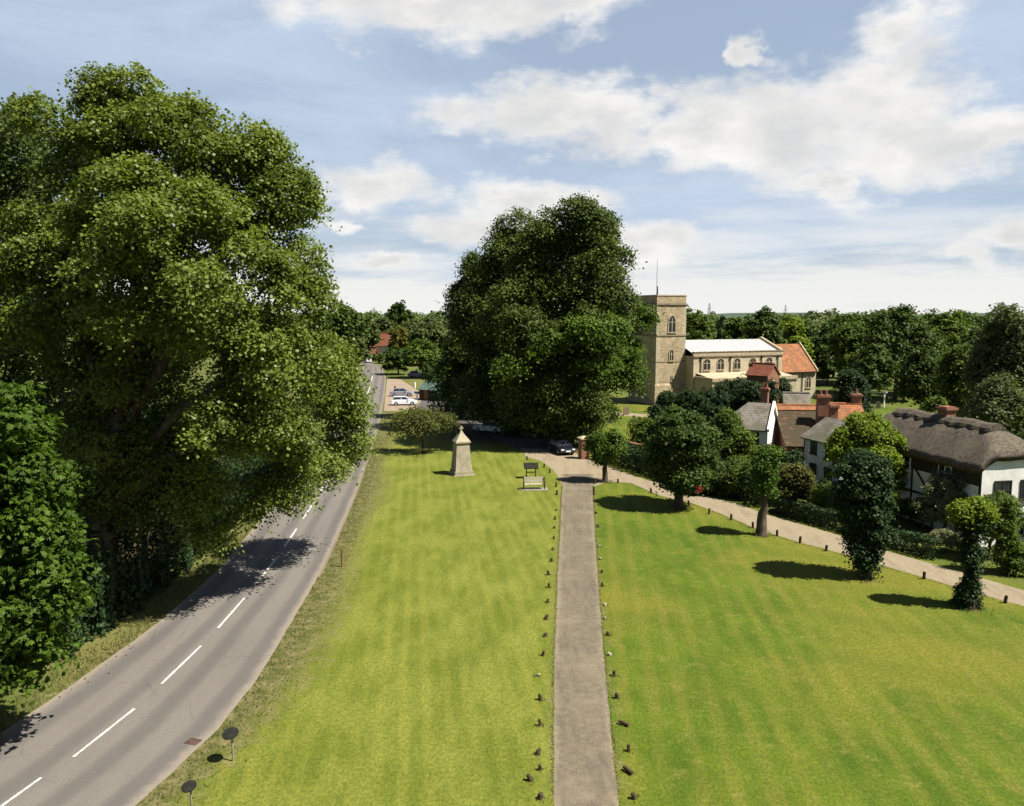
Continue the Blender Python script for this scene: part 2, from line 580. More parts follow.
def road_mat():
    m, t = mat_new('asphalt')
    co = objco(t)
    uv = t.n('ShaderNodeUVMap')
    s = t.n('ShaderNodeSeparateXYZ')
    t.l(uv.outputs[0], s.inputs[0])
    wob = t.noise(t.mapping(co, scale=(1, 0.12, 1)), 0.8, 4, 0.6)
    u = t.math('ADD', s.outputs[0], t.math('MULTIPLY', t.math('SUBTRACT', wob, 0.5), 0.05))
    # worn wheel tracks are polished darker, the crown between them stays pale
    cs = t.math('COSINE', t.math('MULTIPLY', t.math('SUBTRACT', u, 0.14), 2 * math.pi * 3.9))
    trk = t.step(cs, -0.4, 1.0)
    n = t.noise(t.mapping(co, scale=(1, 0.25, 1)), 0.5, 6, 0.65)
    g = t.noise(co, 22.0, 4, 0.75)
    base = t.mix(t.step(g, 0.3, 0.7), (0.108, 0.095, 0.080), (0.160, 0.142, 0.121))
    base = t.mix(t.math('MULTIPLY', t.step(n, 0.4, 0.7), 0.45), base, (0.0960, 0.0832, 0.0720))
    c = t.mix(t.math('MULTIPLY', trk, 0.52), base, (0.064, 0.058, 0.053))
    pat = t.noise(co, 1.3, 6, 0.7)
    c = t.mix(t.math('MULTIPLY', t.step(pat, 0.56, 0.72), 0.35), c, (0.0720, 0.0624, 0.0528))
    e = t.math('MULTIPLY', t.math('ABSOLUTE', t.math('SUBTRACT', s.outputs[0], 0.5)), 2.0)
    e = t.math('ADD', e, t.math('MULTIPLY', t.math('SUBTRACT', t.noise(co, 2.0, 5, 0.7), 0.5), 0.2))
    c = t.mix(t.math('MULTIPLY', t.step(e, 0.86, 1.0), 0.75), c, (0.2080, 0.1720, 0.1264))
    # fine cracks
    vo = t.n('ShaderNodeTexVoronoi', feature='DISTANCE_TO_EDGE')
    t.l(t.mapping(co, scale=(1, 0.45, 1)), vo.inputs['Vector'])
    vo.inputs['Scale'].default_value = 0.45
    ck = t.math('MULTIPLY', t.step(vo.outputs['Distance'], 0.012, 0.003), t.step(t.noise(co, 0.2, 3, 0.5), 0.5, 0.62))
    c = t.mix(t.math('MULTIPLY', ck, 0.3), c, (0.0480, 0.0440, 0.0400))
    finish(t, c, 0.85, 0.3, g, 0.008)
    return m


M['asphalt'] = road_mat()
M['path'] = gravel_mat('path_gravel', (0.082, 0.067, 0.046), (0.158, 0.130, 0.090), (0.20, 0.168, 0.108))
M['drive'] = gravel_mat('drive_gravel', (0.170, 0.136, 0.088), (0.262, 0.212, 0.140), (0.20, 0.165, 0.105))
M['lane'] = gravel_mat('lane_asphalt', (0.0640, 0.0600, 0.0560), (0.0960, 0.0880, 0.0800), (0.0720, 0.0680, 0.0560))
M['forecourt'] = gravel_mat('forecourt_gravel', (0.2000, 0.1480, 0.1040), (0.2640, 0.2000, 0.1480), (0.2320, 0.1800, 0.1240))


def ground_mat():
    m, t = mat_new('grass_ground')
    co = objco(t)
    s = t.n('ShaderNodeSeparateXYZ')
    t.l(co, s.inputs[0])

    def attr(n):
        return t.n('ShaderNodeAttribute', attribute_name=n).outputs['Fac']
    big = t.noise(co, 0.07, 5, 0.6)
    mid = t.noise(t.mapping(co, scale=(1.0, 0.4, 1)), 0.55, 7, 0.68)
    fine = t.noise(co, 5.0, 5, 0.75)
    blade = t.noise(t.mapping(co, scale=(1.0, 0.6, 1)), 11.0, 4, 0.8)
    clump = t.noise(co, 1.6, 7, 0.72)
    # left and right lawns
    left = t.mix(t.step(mid, 0.36, 0.64), (0.088, 0.107, 0.011), (0.144, 0.154, 0.024))
    right = t.mix(t.step(mid, 0.36, 0.64), (0.044, 0.078, 0.004), (0.080, 0.114, 0.008))
    right = t.mix(t.math('MULTIPLY', t.step(big, 0.42, 0.62), 0.75), right, (0.142, 0.132, 0.016))
    right = t.mix(t.math('MULTIPLY', t.step(clump, 0.50, 0.72), 0.6), right, (0.185, 0.150, 0.042))
    left = t.mix(t.math('MULTIPLY', t.step(clump, 0.56, 0.76), 0.35), left, (0.1800, 0.1680, 0.0384))
    # mower stripes
    jit = t.math('MULTIPLY', t.math('SUBTRACT', t.noise(t.mapping(co, scale=(1, 0.12, 1)), 0.9, 3, 0.5), 0.5), 0.5)
    sl = t.math('SINE', t.math('MULTIPLY', t.math('ADD', t.math('ADD', s.outputs[0], t.math('MULTIPLY', s.outputs[1], 0.12)), jit), 7.5))
    sr = t.math('SINE', t.math('MULTIPLY', t.math('ADD', t.math('ADD', s.outputs[0], t.math('MULTIPLY', s.outputs[1], -0.10)), jit), 5.6))
    left = t.mix(t.math('MULTIPLY', t.step(sl, -0.5, 1.0), t.math('MULTIPLY', t.step(t.noise(t.mapping(co, scale=(1, 0.3, 1)), 0.3, 4, 0.6), 0.3, 0.7), 0.45)), left, (0.190, 0.184, 0.030))
    right = t.mix(t.math('MULTIPLY', t.step(sr, -0.5, 1.0), t.math('MULTIPLY', t.step(t.noise(t.mapping(co, scale=(1, 0.3, 1)), 0.25, 4, 0.6), 0.28, 0.6), 0.42)), right, (0.150, 0.136, 0.022))
    sx = t.math('SINE', t.math('MULTIPLY', t.math('ADD', t.math('ADD', s.outputs[1], t.math('MULTIPLY', s.outputs[0], 0.55)), jit), 1.1))
    right = t.mix(t.math('MULTIPLY', t.step(sx, 0.2, 0.95), 0.25), right, (0.060, 0.090, 0.006))
    weed = t.noise(co, 3.1, 3, 0.5)
    right = t.mix(t.math('MULTIPLY', t.step(weed, 0.66, 0.74), 0.6), right, (0.045, 0.085, 0.008))
    left = t.mix(t.math('MULTIPLY', t.step(weed, 0.67, 0.75), 0.4), left, (0.060, 0.095, 0.008))
    c = t.mix(attr('side'), left, right)
    # rough grass away from the green
    rough_c = t.mix(t.step(mid, 0.35, 0.65), (0.0440, 0.0680, 0.0096), (0.0880, 0.1040, 0.0192))
    field = t.mix(t.step(big, 0.45, 0.6), rough_c, (0.1200, 0.1160, 0.0360))
    c = t.mix(attr('far'), c, field)
    # dry verge beside the road
    dry = t.mix(t.step(t.math('ADD', t.math('MULTIPLY', fine, 0.4), t.math('MULTIPLY', clump, 0.6)), 0.42, 0.60), (0.050, 0.058, 0.014), (0.170, 0.140, 0.062))
    dv = t.math('ADD', attr('dry'), t.math('MULTIPLY', t.math('SUBTRACT', clump, 0.5), 1.1))
    c = t.mix(t.step(dv, 0.28, 0.85), c, dry)
    # bare soil and litter
    soil = t.mix(t.step(clump, 0.4, 0.65), (0.0400, 0.0288, 0.0176), (0.0800, 0.0528, 0.0304))
    bv = t.math('ADD', attr('bare'), t.math('MULTIPLY', t.math('SUBTRACT', clump, 0.5), 0.9))
    c = t.mix(t.step(bv, 0.42, 0.78), c, soil)
    # blades
    c = t.mix(t.math('MULTIPLY', t.step(fine, 0.42, 0.66), 0.42), c, (0.0440, 0.0640, 0.0064))
    c = t.mix(1.0, c, t.mix(t.step(blade, 0.25, 0.75), (0.62, 0.64, 0.60), (1.36, 1.34, 1.40)), 'MULTIPLY')
    h = t.math('ADD', t.math('MULTIPLY', blade, 0.6), t.math('MULTIPLY', fine, 0.8))
    finish(t, c, 0.95, 0.12, h, 0.06)
    return m


M['ground'] = ground_mat()

# ------------------------------------------------------------------ the ground and the ways over it
ROAD_ROWS = [(806, -112, 134), (757, -34, 191), (734, 0, 214), (704, 45, 239), (684, 73, 254), (632, 147, 286), (584, 203, 314),
             (563, 225, 326), (529, 253, 341), (488, 288, 358), (450, 315, 371), (424, 333, 379), (395, 351, 384.5),
             (377, 360, 386), (367, 363, 382), (362.5, 359, 373), (359.5, 344, 357), (357.5, 322, 335)]
RL = [G(a, y) for y, a, b in ROAD_ROWS]
RR = [G(b, y) for y, a, b in ROAD_ROWS]
for L in (RL, RR):
    d = (L[0] - L[2]).normalized()
    L.insert(0, L[0] + d * 22)


def densify(pts, step):
    out = []
    for a, b in zip(pts[:-1], pts[1:]):
        k = max(1, int((b - a).length / step))
        out += [a.lerp(b, i / k) for i in range(k)]
    return out + [pts[-1]]


def resample(pts, n):
    d = [0]
    for a, b in zip(pts[:-1], pts[1:]):
        d.append(d[-1] + (b - a).length)
    q = np.linspace(0, d[-1], n)
    A = np.array([tuple(p) for p in pts])
    return [Vector([np.interp(x, d, A[:, k]) for k in range(3)]) for x in q]


def smooth_line(pts, n, it=2):
    q = resample(pts, n)
    for _ in range(it):
        q = [q[0]] + [(q[i - 1] + q[i] * 2 + q[i + 1]) / 4 for i in range(1, len(q) - 1)] + [q[-1]]
    return q


def ribbon(name, left, right, z, mat, wob=0.05, across=6, kind='structure', seed=1):
    """sheet between two edges, u across and v along, with a slightly ragged edge"""
    rg = random.Random(seed)
    n = len(left)
    vs, fs, uvs = [], [], []
    jl = jr = 0
    for i in range(n):
        jl = jl * 0.5 + rg.uniform(-wob, wob)
        jr = jr * 0.5 + rg.uniform(-wob, wob)
        a, b = left[i].copy(), right[i].copy()
        d = (b - a).normalized()
        a -= d * jl
        b += d * jr
        for k in range(across + 1):
            p = a.lerp(b, k / across)
            vs.append((p.x, p.y, z))
            uvs.append((k / across, i / n))
    for i in range(n - 1):
        for k in range(across):
            q = i * (across + 1) + k
            fs.append((q, q + 1, q + across + 2, q + across + 1))
    me = bpy.data.meshes.new(name)
    me.from_pydata(vs, [], fs)
    ul = me.uv_layers.new(name='UVMap')
    idx = np.empty(len(me.loops), dtype=np.int32)
    me.loops.foreach_get('vertex_index', idx)
    ul.data.foreach_set('uv', np.array(uvs)[idx].astype(np.float32).ravel())
    me.materials.append(mat)
    o = bpy.data.objects.new(name, me)
    COL.objects.link(o)
    return tag(o, kind=kind)


NR = 260
RLs, RRs = smooth_line(RL, NR), smooth_line(RR, NR)
# pair stations by depth so that the rows run across the road


def at_depth(line, Y):
    A = np.array([tuple(p) for p in line])
    return np.interp(Y, A[:, 1], A[:, 0])


Ys = np.concatenate([np.arange(3, 90, 0.6), np.arange(90, 233, 1.5)])
rl = [Vector((at_depth(RLs, y), y, 0)) for y in Ys]
rr = [Vector((at_depth(RRs, y), y, 0)) for y in Ys]
tail_l = [p for p in RLs if p.y > 233.5]
tail_r = [p for p in RRs if p.y > 233.5]
nt_ = 12
rl += resample([rl[-1]] + tail_l, nt_)[1:]
rr += resample([rr[-1]] + tail_r, nt_)[1:]
ribbon('road', rl, rr, 0.012, M['asphalt'], 0.035, 10, seed=3)


# low kerb along the right edge of the road
def kerb(name, line, wdt, hgt, mat, y0, y1):
    pts = [p for p in line if y0 < p.y < y1]
    mb = MB()
    for i in range(len(pts) - 1):
        a, b = pts[i], pts[i + 1]
        d = (b - a).normalized()
        nrm = Vector((d.y, -d.x, 0)) * wdt
        g = 0.015
        a2, b2 = a + d * g, b - d * g
        q = [a2, b2, b2 + nrm, a2 + nrm]
        vs = [(p.x, p.y, -0.05) for p in q] + [(p.x, p.y, hgt) for p in q]
        mb.add(vs, [(4, 5, 6, 7), (0, 1, 5, 4), (1, 2, 6, 5), (2, 3, 7, 6), (3, 0, 4, 7)])
    o = mb.build(name, mat)
    return tag(o, kind='structure')


kerb('road_kerb', resample(rr[:220], 150), 0.11, 0.07, M['path'], 44, 150)

# centre line
DASH = [(-22, 816, 33, 778), (70, 757, 133, 709), (160, 684, 200, 646), (217, 628, 243, 598), (255, 583, 275, 558), (283, 547, 296, 529),
        (303, 519, 314, 502), (321, 491, 330, 474), (337, 462, 344, 448), (350, 436, 356, 423), (360.5, 413, 364.5, 402), (367, 394, 370, 386),
        (371, 381, 372, 376)]
mb = MB()
for x0, y0, x1, y1 in DASH:
    a, b = G(x0, y0), G(x1, y1)
    cx0 = (at_depth(rl, a.y) + at_depth(rr, a.y)) / 2
    cx1 = (at_depth(rl, b.y) + at_depth(rr, b.y)) / 2
    a.x, b.x = (a.x + cx0) / 2, (b.x + cx1) / 2
    k = 8
    pts = [a.lerp(b, i / k) for i in range(k + 1)]
    wd = 0.046 + 0.0002 * a.y
    prev = None
    for p in pts:
        e = random.uniform(-0.008, 0.008)
        row = ((p.x - wd - e, p.y, 0.017), (p.x + wd + e, p.y, 0.017))
        if prev:
            mb.add([prev[0], prev[1], row[1], row[0]], [(0, 1, 2, 3)])
        prev = row
tag(mb.build('road_markings', mat_noise('road_paint', (0.30, 0.285, 0.25), (0.62, 0.60, 0.55), 5.0, 0.7, 0.3, 0.002)), kind='structure')

# side turning line across the mouth of the lane
# gravel path
PL = [G(x, y) for x, y in [(553.3, 806), (553.9, 671), (557.4, 582.5), (561.8, 494), (563, 480), (561, 474)]]
PR = [G(x, y) for x, y in [(618.5, 806), (605, 671), (598, 582), (592.8, 494), (592.5, 480), (594, 474)]]
for L in (PL, PR):
    L.insert(0, L[0] + (L[0] - L[1]).normalized() * 20)
ribbon('gravel_path', resample(PL, 150), resample(PR, 150), 0.010, M['path'], 0.022, 6, seed=5)

# gravel drive in front of the church gate, then the track to the right
DL = [G(x, y) for x, y in [(526, 457), (541, 461), (551, 468), (558, 476), (562, 486), (580, 488), (600, 485), (609, 481)]]
DR = [G(x, y) for x, y in [(520, 448), (552, 449), (572, 451), (580, 456), (588, 458), (595, 460), (602, 463), (612, 468)]]
ribbon('gravel_drive', resample(DL, 60), resample(DR, 60), 0.0065, M['drive'], 0.05, 8, seed=6)
TLo = [G(x, y) for x, y in [(607, 482), (630, 483), (661, 496), (691, 503), (724, 515), (754, 528), (794, 541), (842, 554), (884, 566), (929, 579), (964, 590), (1016, 604)]]
TUp = [G(x, y) for x, y in [(607, 465), (637, 477), (670, 486), (706, 496), (736, 503), (771, 516), (800, 524), (835, 534), (889, 551.5), (929, 563), (954, 570), (1016, 588)]]
for L in (TLo, TUp):
    L.append(L[-1] + (L[-1] - L[-3]).normalized() * 30)
ribbon('gravel_track', resample(TLo, 110), resample(TUp, 110), 0.003, M['drive'], 0.06, 6, seed=7)
# shaded lane under the lime trees to the road
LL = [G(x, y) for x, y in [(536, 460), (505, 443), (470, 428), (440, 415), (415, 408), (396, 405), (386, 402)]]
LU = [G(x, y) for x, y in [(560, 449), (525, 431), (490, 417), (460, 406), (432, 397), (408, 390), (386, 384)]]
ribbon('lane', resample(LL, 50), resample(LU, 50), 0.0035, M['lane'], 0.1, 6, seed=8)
FL = [G(x, y) for x, y in [(384, 411), (400, 411), (416, 409)]]
FU = [G(x, y) for x, y in [(387, 379), (400, 379), (425, 395)]]
ribbon('forecourt', resample(FL, 20), resample(FU, 20), 0.008, M['forecourt'], 0.1, 6, seed=9)
CL = [G(x, y) for x, y in [(585, 414), (620, 415.5), (660, 418)]]
CU = [G(x, y) for x, y in [(585, 411.5), (620, 412.5), (660, 415)]]
ribbon('churchyard_path', resample(CL, 20), resample(CU, 20), 0.005, M['drive'], 0.05, 3, seed=10)

# ground sheet, dense where it is close
def axis(lo, a, b, hi, step):
    inner = np.arange(a, b + 1e-6, step)
    l_, r_ = [], []
    s, x = step, a
    while x > lo:
        s *= 1.22
        x -= s
        l_.append(x)
    s, x = step, b
    while x < hi:
        s *= 1.22
        x += s
        r_.append(x)
    return np.concatenate([np.array(l_[::-1]), inner, np.array(r_)])


gx = axis(-6000, -44, 50, 6000, 0.5)
gy = axis(-300, 14, 135, 9000, 0.5)
XX, YY = np.meshgrid(gx, gy)
ZZ = np.zeros_like(XX)
rrx = np.interp(YY, [p.y for p in rr[:len(Ys)]], [p.x for p in rr[:len(Ys)]])
rlx = np.interp(YY, [p.y for p in rl[:len(Ys)]], [p.x for p in rl[:len(Ys)]])
pcx = np.interp(YY, [p.y for p in PL], [p.x for p in PL])
side = np.clip((XX - pcx) / 1.2, 0, 1)
vw = 3.5 + 0.8 * np.sin(YY * 0.21) + YY * 0.010
dry = np.clip(1.0 - (XX - rrx) / vw, 0, 1) * (XX > rrx - 0.5) * (YY < 140)
dl_ = np.clip(1.0 - (rlx - XX) / 1.6, 0, 1) * (XX < rlx + 0.5) * 0.8
dry = np.maximum(dry, dl_)
# trodden edges along the gravel path
pr_ = np.interp(YY, [p.y for p in PR], [p.x for p in PR])
ed = np.minimum(np.abs(XX - pcx), np.abs(XX - pr_))
ok = (YY < 72)
dry = np.maximum(dry, np.clip(1 - ed / 0.8, 0, 1) * ok * 0.62)
bare = np.zeros_like(XX)
bare = np.maximum(bare, np.clip((rlx - XX - 1.6) / 2.5, 0, 1) * (XX > rlx - 30) * (YY < 110))  # soil under the trees, its dark colour also painting the roadside shade
for (bx, by, br_) in [(461, 475, 2.6), (678, 508, 1.6), (762, 536, 1.5), (865, 579, 1.6), (968, 608, 1.6), (605, 483, 1.0), (505, 435, 14), (570, 445, 9), (462, 425, 8), (600, 440, 3)]:
    c_ = G(bx, by)
    amp = 0.62 if br_ < 3 else 0.85
    bare = np.maximum(bare, amp * np.clip(1.25 - np.hypot(XX - c_.x, YY - c_.y) / br_, 0, 1))
far = np.clip((YY - 128) / 30, 0, 1)
far = np.maximum(far, np.clip((rlx - XX + 0.2) / 0.6, 0, 1) * (YY > 5))
far = np.maximum(far, np.clip((-XX - 38) / 15, 0, 1))
far = np.maximum(far, np.clip((XX - 45) / 15, 0, 1) * 0.7)
tux = np.interp(YY, [p.y for p in TUp[::-1]], [p.x for p in TUp[::-1]])
far = np.maximum(far, np.clip((XX - tux - 0.3) / 0.8, 0, 1) * (YY < 70) * 0.85)
nxg, nyg = len(gx), len(gy)
vs = np.stack([XX, YY, ZZ], -1).reshape(-1, 3)
ii = np.arange(nxg * nyg).reshape(nyg, nxg)
fs = np.stack([ii[:-1, :-1], ii[:-1, 1:], ii[1:, 1:], ii[1:, :-1]], -1).reshape(-1, 4)


def mesh_quads(name, verts, faces, mat):
    me = bpy.data.meshes.new(name)
    n, f = len(verts), len(faces)
    me.vertices.add(n)
    me.vertices.foreach_set('co', np.ascontiguousarray(verts, dtype=np.float32).ravel())
    me.loops.add(f * 4)
    me.loops.foreach_set('vertex_index', np.ascontiguousarray(faces, dtype=np.int32).ravel())
    me.polygons.add(f)
    me.polygons.foreach_set('loop_start', np.arange(0, f * 4, 4, dtype=np.int32))
    me.polygons.foreach_set('loop_total', np.full(f, 4, dtype=np.int32))
    me.update(calc_edges=True)
    if mat:
        me.materials.append(mat)
    return me


gm = mesh_quads('ground', vs, fs, M['ground'])
for nm, ar in (('side', side), ('dry', dry), ('bare', bare), ('far', far)):
    a_ = gm.attributes.new(nm, 'FLOAT', 'POINT')
    a_.data.foreach_set('value', ar.astype(np.float32).ravel())
go = bpy.data.objects.new('ground', gm)
COL.objects.link(go)
tag(go, kind='structure')

# low hills at the horizon
mb = MB()
prev = None
hx = np.linspace(-3600, 3600, 90)
hh = [10 + 7 * math.sin(x * 0.0021 + 1) + 7 * math.sin(x * 0.0063) + 4 * math.sin(x * 0.017 + 2) for x in hx]
for x, h in zip(hx, hh):
    y0 = 2600
    row = [(x, y0, -2), (x, y0 + 120, h * 0.6), (x, y0 + 420, h), (x, y0 + 1400, h * 0.9), (x, y0 + 1800, -2)]
    if prev:
        for k in range(4):
            mb.add([prev[k], row[k], row[k + 1], prev[k + 1]], [(0, 1, 2, 3)])
    prev = row
tag(mb.build('hills', mat_noise('hill_wood', (0.040, 0.062, 0.045), (0.065, 0.085, 0.055), 0.01, 0.95, 0.1, 0.5), smooth=True), kind='structure')

# ------------------------------------------------------------------ leaves and trees


def unit(a):
    return a / np.maximum(np.linalg.norm(a, axis=-1, keepdims=True), 1e-9)


def leaves(name, pts, nrm, size, tint, mat, parent=None, aspect=0.42, rng=RNG, palmate=0, bend=0.12):
    n = len(pts)
    ref = rng.normal(size=(n, 3))
    t = unit(np.cross(nrm, ref))
    b = np.cross(nrm, t)
    s = size * rng.uniform(0.65, 1.3, size=(n, 1))
    if palmate:
        vs, tn = [], []
        for k in range(palmate):
            a = (k - (palmate - 1) / 2) * (2.1 / max(1, palmate - 1)) * 1.15
            dk = t * math.cos(a) + b * math.sin(a)
            sk = np.cross(nrm, dk)
            ln = s * (0.62 - 0.10 * abs(a))
            q0 = pts
            tip = pts + dk * ln - nrm * ln * 0.35
            midp = pts + dk * ln * 0.62 - nrm * ln * 0.05
            wv = sk * ln * 0.24
            vs.append(np.stack([q0, midp + wv, tip, midp - wv], 1))
            tn.append(tint)
        V = np.concatenate(vs, 0).reshape(-1, 3)
        T = np.concatenate(tn)
    else:
        wv = b * s * aspect
        dr = nrm * s * bend
        V = np.stack([pts - t * s * 0.5, pts + wv - dr, pts + t * s * 0.5, pts - wv - dr], 1).reshape(-1, 3)
        T = tint
    f = np.arange(len(V)).reshape(-1, 4)
    me = mesh_quads(name, V, f, mat)
    at = me.attributes.new('tint', 'FLOAT', 'FACE')
    at.data.foreach_set('value', np.clip(T, 0, 1).astype(np.float32))
    o = bpy.data.objects.new(name, me)
    COL.objects.link(o)
    if parent is not None:
        o.parent = parent
    return o


def crown_points(lobes, n_spray, per, spray, rng, inner=0.22, bump=0.16, flat=0.5, low=0.5, shell=(0.74, 1.03), clump=1.2, cover=1.25):
    """lobes carry leafy clumps, clumps carry sprays, sprays carry leaves"""
    L = np.array(lobes, dtype=float)
    area = (L[:, 3] * L[:, 4] + L[:, 3] * L[:, 5] + L[:, 4] * L[:, 5])
    pr = area / area.sum()
    ncl = int(max(10, cover * area.sum() * 4.19 / (math.pi * clump * clump)))
    k = rng.choice(len(L), size=ncl, p=pr)
    d = unit(rng.normal(size=(ncl, 3)))
    keep = (d[:, 2] > -0.40) | (rng.random(ncl) < low)
    k, d = k[keep], d[keep]
    ph = rng.uniform(0, 6.28, size=(len(L), 5))
    fr = rng.normal(size=(len(L), 5, 3)) * 2.6
    bmp = np.sin(np.einsum('nj,nmj->nm', d, fr[k]) + ph[k]).mean(1) * 1.7
    rad = (1 + bump * bmp) * rng.uniform(shell[0], shell[1], len(k))
    rc = clump * rng.uniform(0.6, 1.35, len(k))
    c = L[k, :3] + d * np.maximum(L[k, 3:6] * rad[:, None] - 0.6 * rc[:, None] * np.array([1, 1, 0.6]), 0.05)
    q = (c[:, None, :] - L[None, :, :3]) / L[None, :, 3:6]
    dist = np.linalg.norm(q, axis=2)
    dist[np.arange(len(k)), k] = 9
    ok_ = dist.min(1) > 0.60
    c, d, rc = c[ok_], d[ok_], rc[ok_]
    nc = len(c)
    ct = rng.random(nc)
    w_ = rc ** 2
    j = rng.choice(nc, size=n_spray, p=w_ / w_.sum())
    d2 = unit(0.55 * d[j] + np.array([0, 0, 0.30]) + 0.75 * rng.normal(size=(n_spray, 3)))
    sp = c[j] + d2 * (rc[j] * rng.uniform(0.62, 1.05, n_spray))[:, None] * np.array([1, 1, 0.72])
    idx = np.repeat(np.arange(n_spray), per)
    st = rng.random(n_spray)
    sc = spray * rng.uniform(0.6, 1.35, size=(n_spray, 1))
    off = rng.normal(size=(len(idx), 3)) * sc[idx]
    off[:, 2] *= flat
    off[:, 2] -= 0.25 * np.hypot(off[:, 0], off[:, 1]) ** 2 / np.maximum(sc[idx, 0], 1e-3)
    pts = sp[idx] + off
    nr = unit(0.55 * np.array([0, 0, 1.0]) + 0.55 * d2[idx] + 0.5 * rng.normal(size=(len(idx), 3)))
    tint = 0.02 + 0.42 * ct[j][idx] + 0.22 * st[idx] + 0.36 * rng.random(len(idx))
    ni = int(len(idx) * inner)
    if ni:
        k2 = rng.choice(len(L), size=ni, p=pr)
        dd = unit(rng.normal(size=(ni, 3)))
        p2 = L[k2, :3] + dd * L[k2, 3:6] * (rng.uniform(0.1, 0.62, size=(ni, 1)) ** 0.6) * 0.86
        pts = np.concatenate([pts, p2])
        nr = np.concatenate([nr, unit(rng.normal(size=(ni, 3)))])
        tint = np.concatenate([tint, rng.random(ni) * 0.6])  # inner leaves tinted darker to deepen the shade inside crowns
    return pts, nr, tint, c


def px_lobes(Yb, lobes, rng, flatten=1.0):
    out = []
    for lb in lobes:
        px, py, dy, rx, ry = lb[:5]
        Y = Yb + dy
        c = P(px, py, Y)
        sc = (Y * CP + (H - c.z) * SP) / F
        out.append((c.x, c.y, max(c.z, ry * sc * 0.7), rx * sc, (lb[5] if len(lb) > 5 else rx * sc * flatten), ry * sc))
    return out


def trunk_mesh(base, lobes, r0, rng, top_frac=0.75, limbs=9, mat=None, parent=None, twigs=None, lean=(0, 0)):
    """tapered trunk with limbs, in the tree's own coordinates (base at origin)"""
    L = [(l[0] - base.x, l[1] - base.y, l[2]) + tuple(l[3:]) for l in lobes]
    zt = max(l[2] + l[5] * 0.4 for l in L)
    cxm = sum(l[0] * l[3] * l[5] for l in L) / sum(l[3] * l[5] for l in L)
    cym = sum(l[1] * l[3] * l[5] for l in L) / sum(l[3] * l[5] for l in L)
    mb = MB()
    n = 9
    pts, rad = [], []
    zt *= top_frac
    for i in range(n):
        f = i / (n - 1)
        sw = rng.normal() * r0 * 0.10 * (f > 0)
        pts.append(Vector((cxm * f ** 1.6 + sw, cym * f ** 1.6 + rng.normal() * r0 * 0.2 * (f > 0), zt * f)))
        rad.append(r0 * (1.35 if i == 0 else 1.0) * (1 - 0.78 * f) + 0.02)
    pts.insert(1, pts[0].lerp(pts[1], 0.2))
    rad.insert(1, r0 * 1.05)
    pts[0].z -= 0.15
    mb.tube(pts, rad, 10)
    order = sorted(L, key=lambda l: -l[3] * l[5])[:limbs]
    for l in order:
        tgt = Vector(l[:3])
        zs = min(max(tgt.z * 0.5, zt * 0.22), zt * 0.9)
        f = zs / zt
        st = Vector((cxm * f ** 1.6, cym * f ** 1.6, zs))
        midp = st.lerp(tgt, 0.5) + Vector((0, 0, (tgt - st).length * 0.08))
        rb = max(r0 * (1 - 0.78 * f) * 0.55, 0.03)
        mb.tube([st, st.lerp(midp, 0.5) + Vector((rng.normal(), rng.normal(), 0)) * 0.1, midp, tgt], [rb, rb * 0.8, rb * 0.6, rb * 0.25], 7)
        for q in range(4):
            a = unit(rng.normal(size=3))
            a[2] = abs(a[2]) * 0.6
            e = tgt + Vector((a[0] * l[3], a[1] * l[4], a[2] * l[5])) * 0.8
            s0 = midp.lerp(tgt, rng.uniform(0.2, 0.9))
            mb.tube([s0, s0.lerp(e, 0.5) + Vector((0, 0, 0.15 * l[5])), e], [rb * 0.35, rb * 0.22, rb * 0.08], 5)
    return mb.build('trunk', mat or M['bark'], parent, smooth=True)


def tree(name, label, cat, base, lobes, leaf, n_spray, per, spray, size, seed, r0=0.4, group=None, bark=None, palmate=0, aspect=0.42,
         inner=0.22, bump=0.16, flat=0.5, low=0.5, limbs=9, top_frac=0.75, shell=(0.74, 1.03), trunk=True, clump=None, cover=1.25, ivy=None):
    rng = np.random.default_rng(seed)
    base = Vector((base.x, base.y, 0))
    t = thing(name, label, cat, base, 0, group)
    pts, nr, tint, _ = crown_points(lobes, n_spray, per, spray, rng, inner, bump, flat, low, shell, clump or spray * 2.0, cover)
    pts[:, 2] = np.where(pts[:, 2] < 0.15, 0.15 + rng.random(len(pts)) * 0.2, pts[:, 2])
    pts = pts - np.array(base)
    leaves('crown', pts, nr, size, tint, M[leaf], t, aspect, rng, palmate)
    if ivy:
        p2, n2, t2, _ = crown_points(ivy, int(n_spray * 0.8), per, spray, rng, 0.45, bump, flat, 0.95, shell, clump or spray * 2.0, cover)
        p2[:, 2] = np.maximum(p2[:, 2], 0.08)
        leaves('ivy', p2 - np.array(base), n2, size, t2, M['yew_leaf'], t, aspect, rng)
    if trunk:
        trunk_mesh(base, lobes, r0, rng, top_frac, limbs, bark or M['bark'], t)
    return t


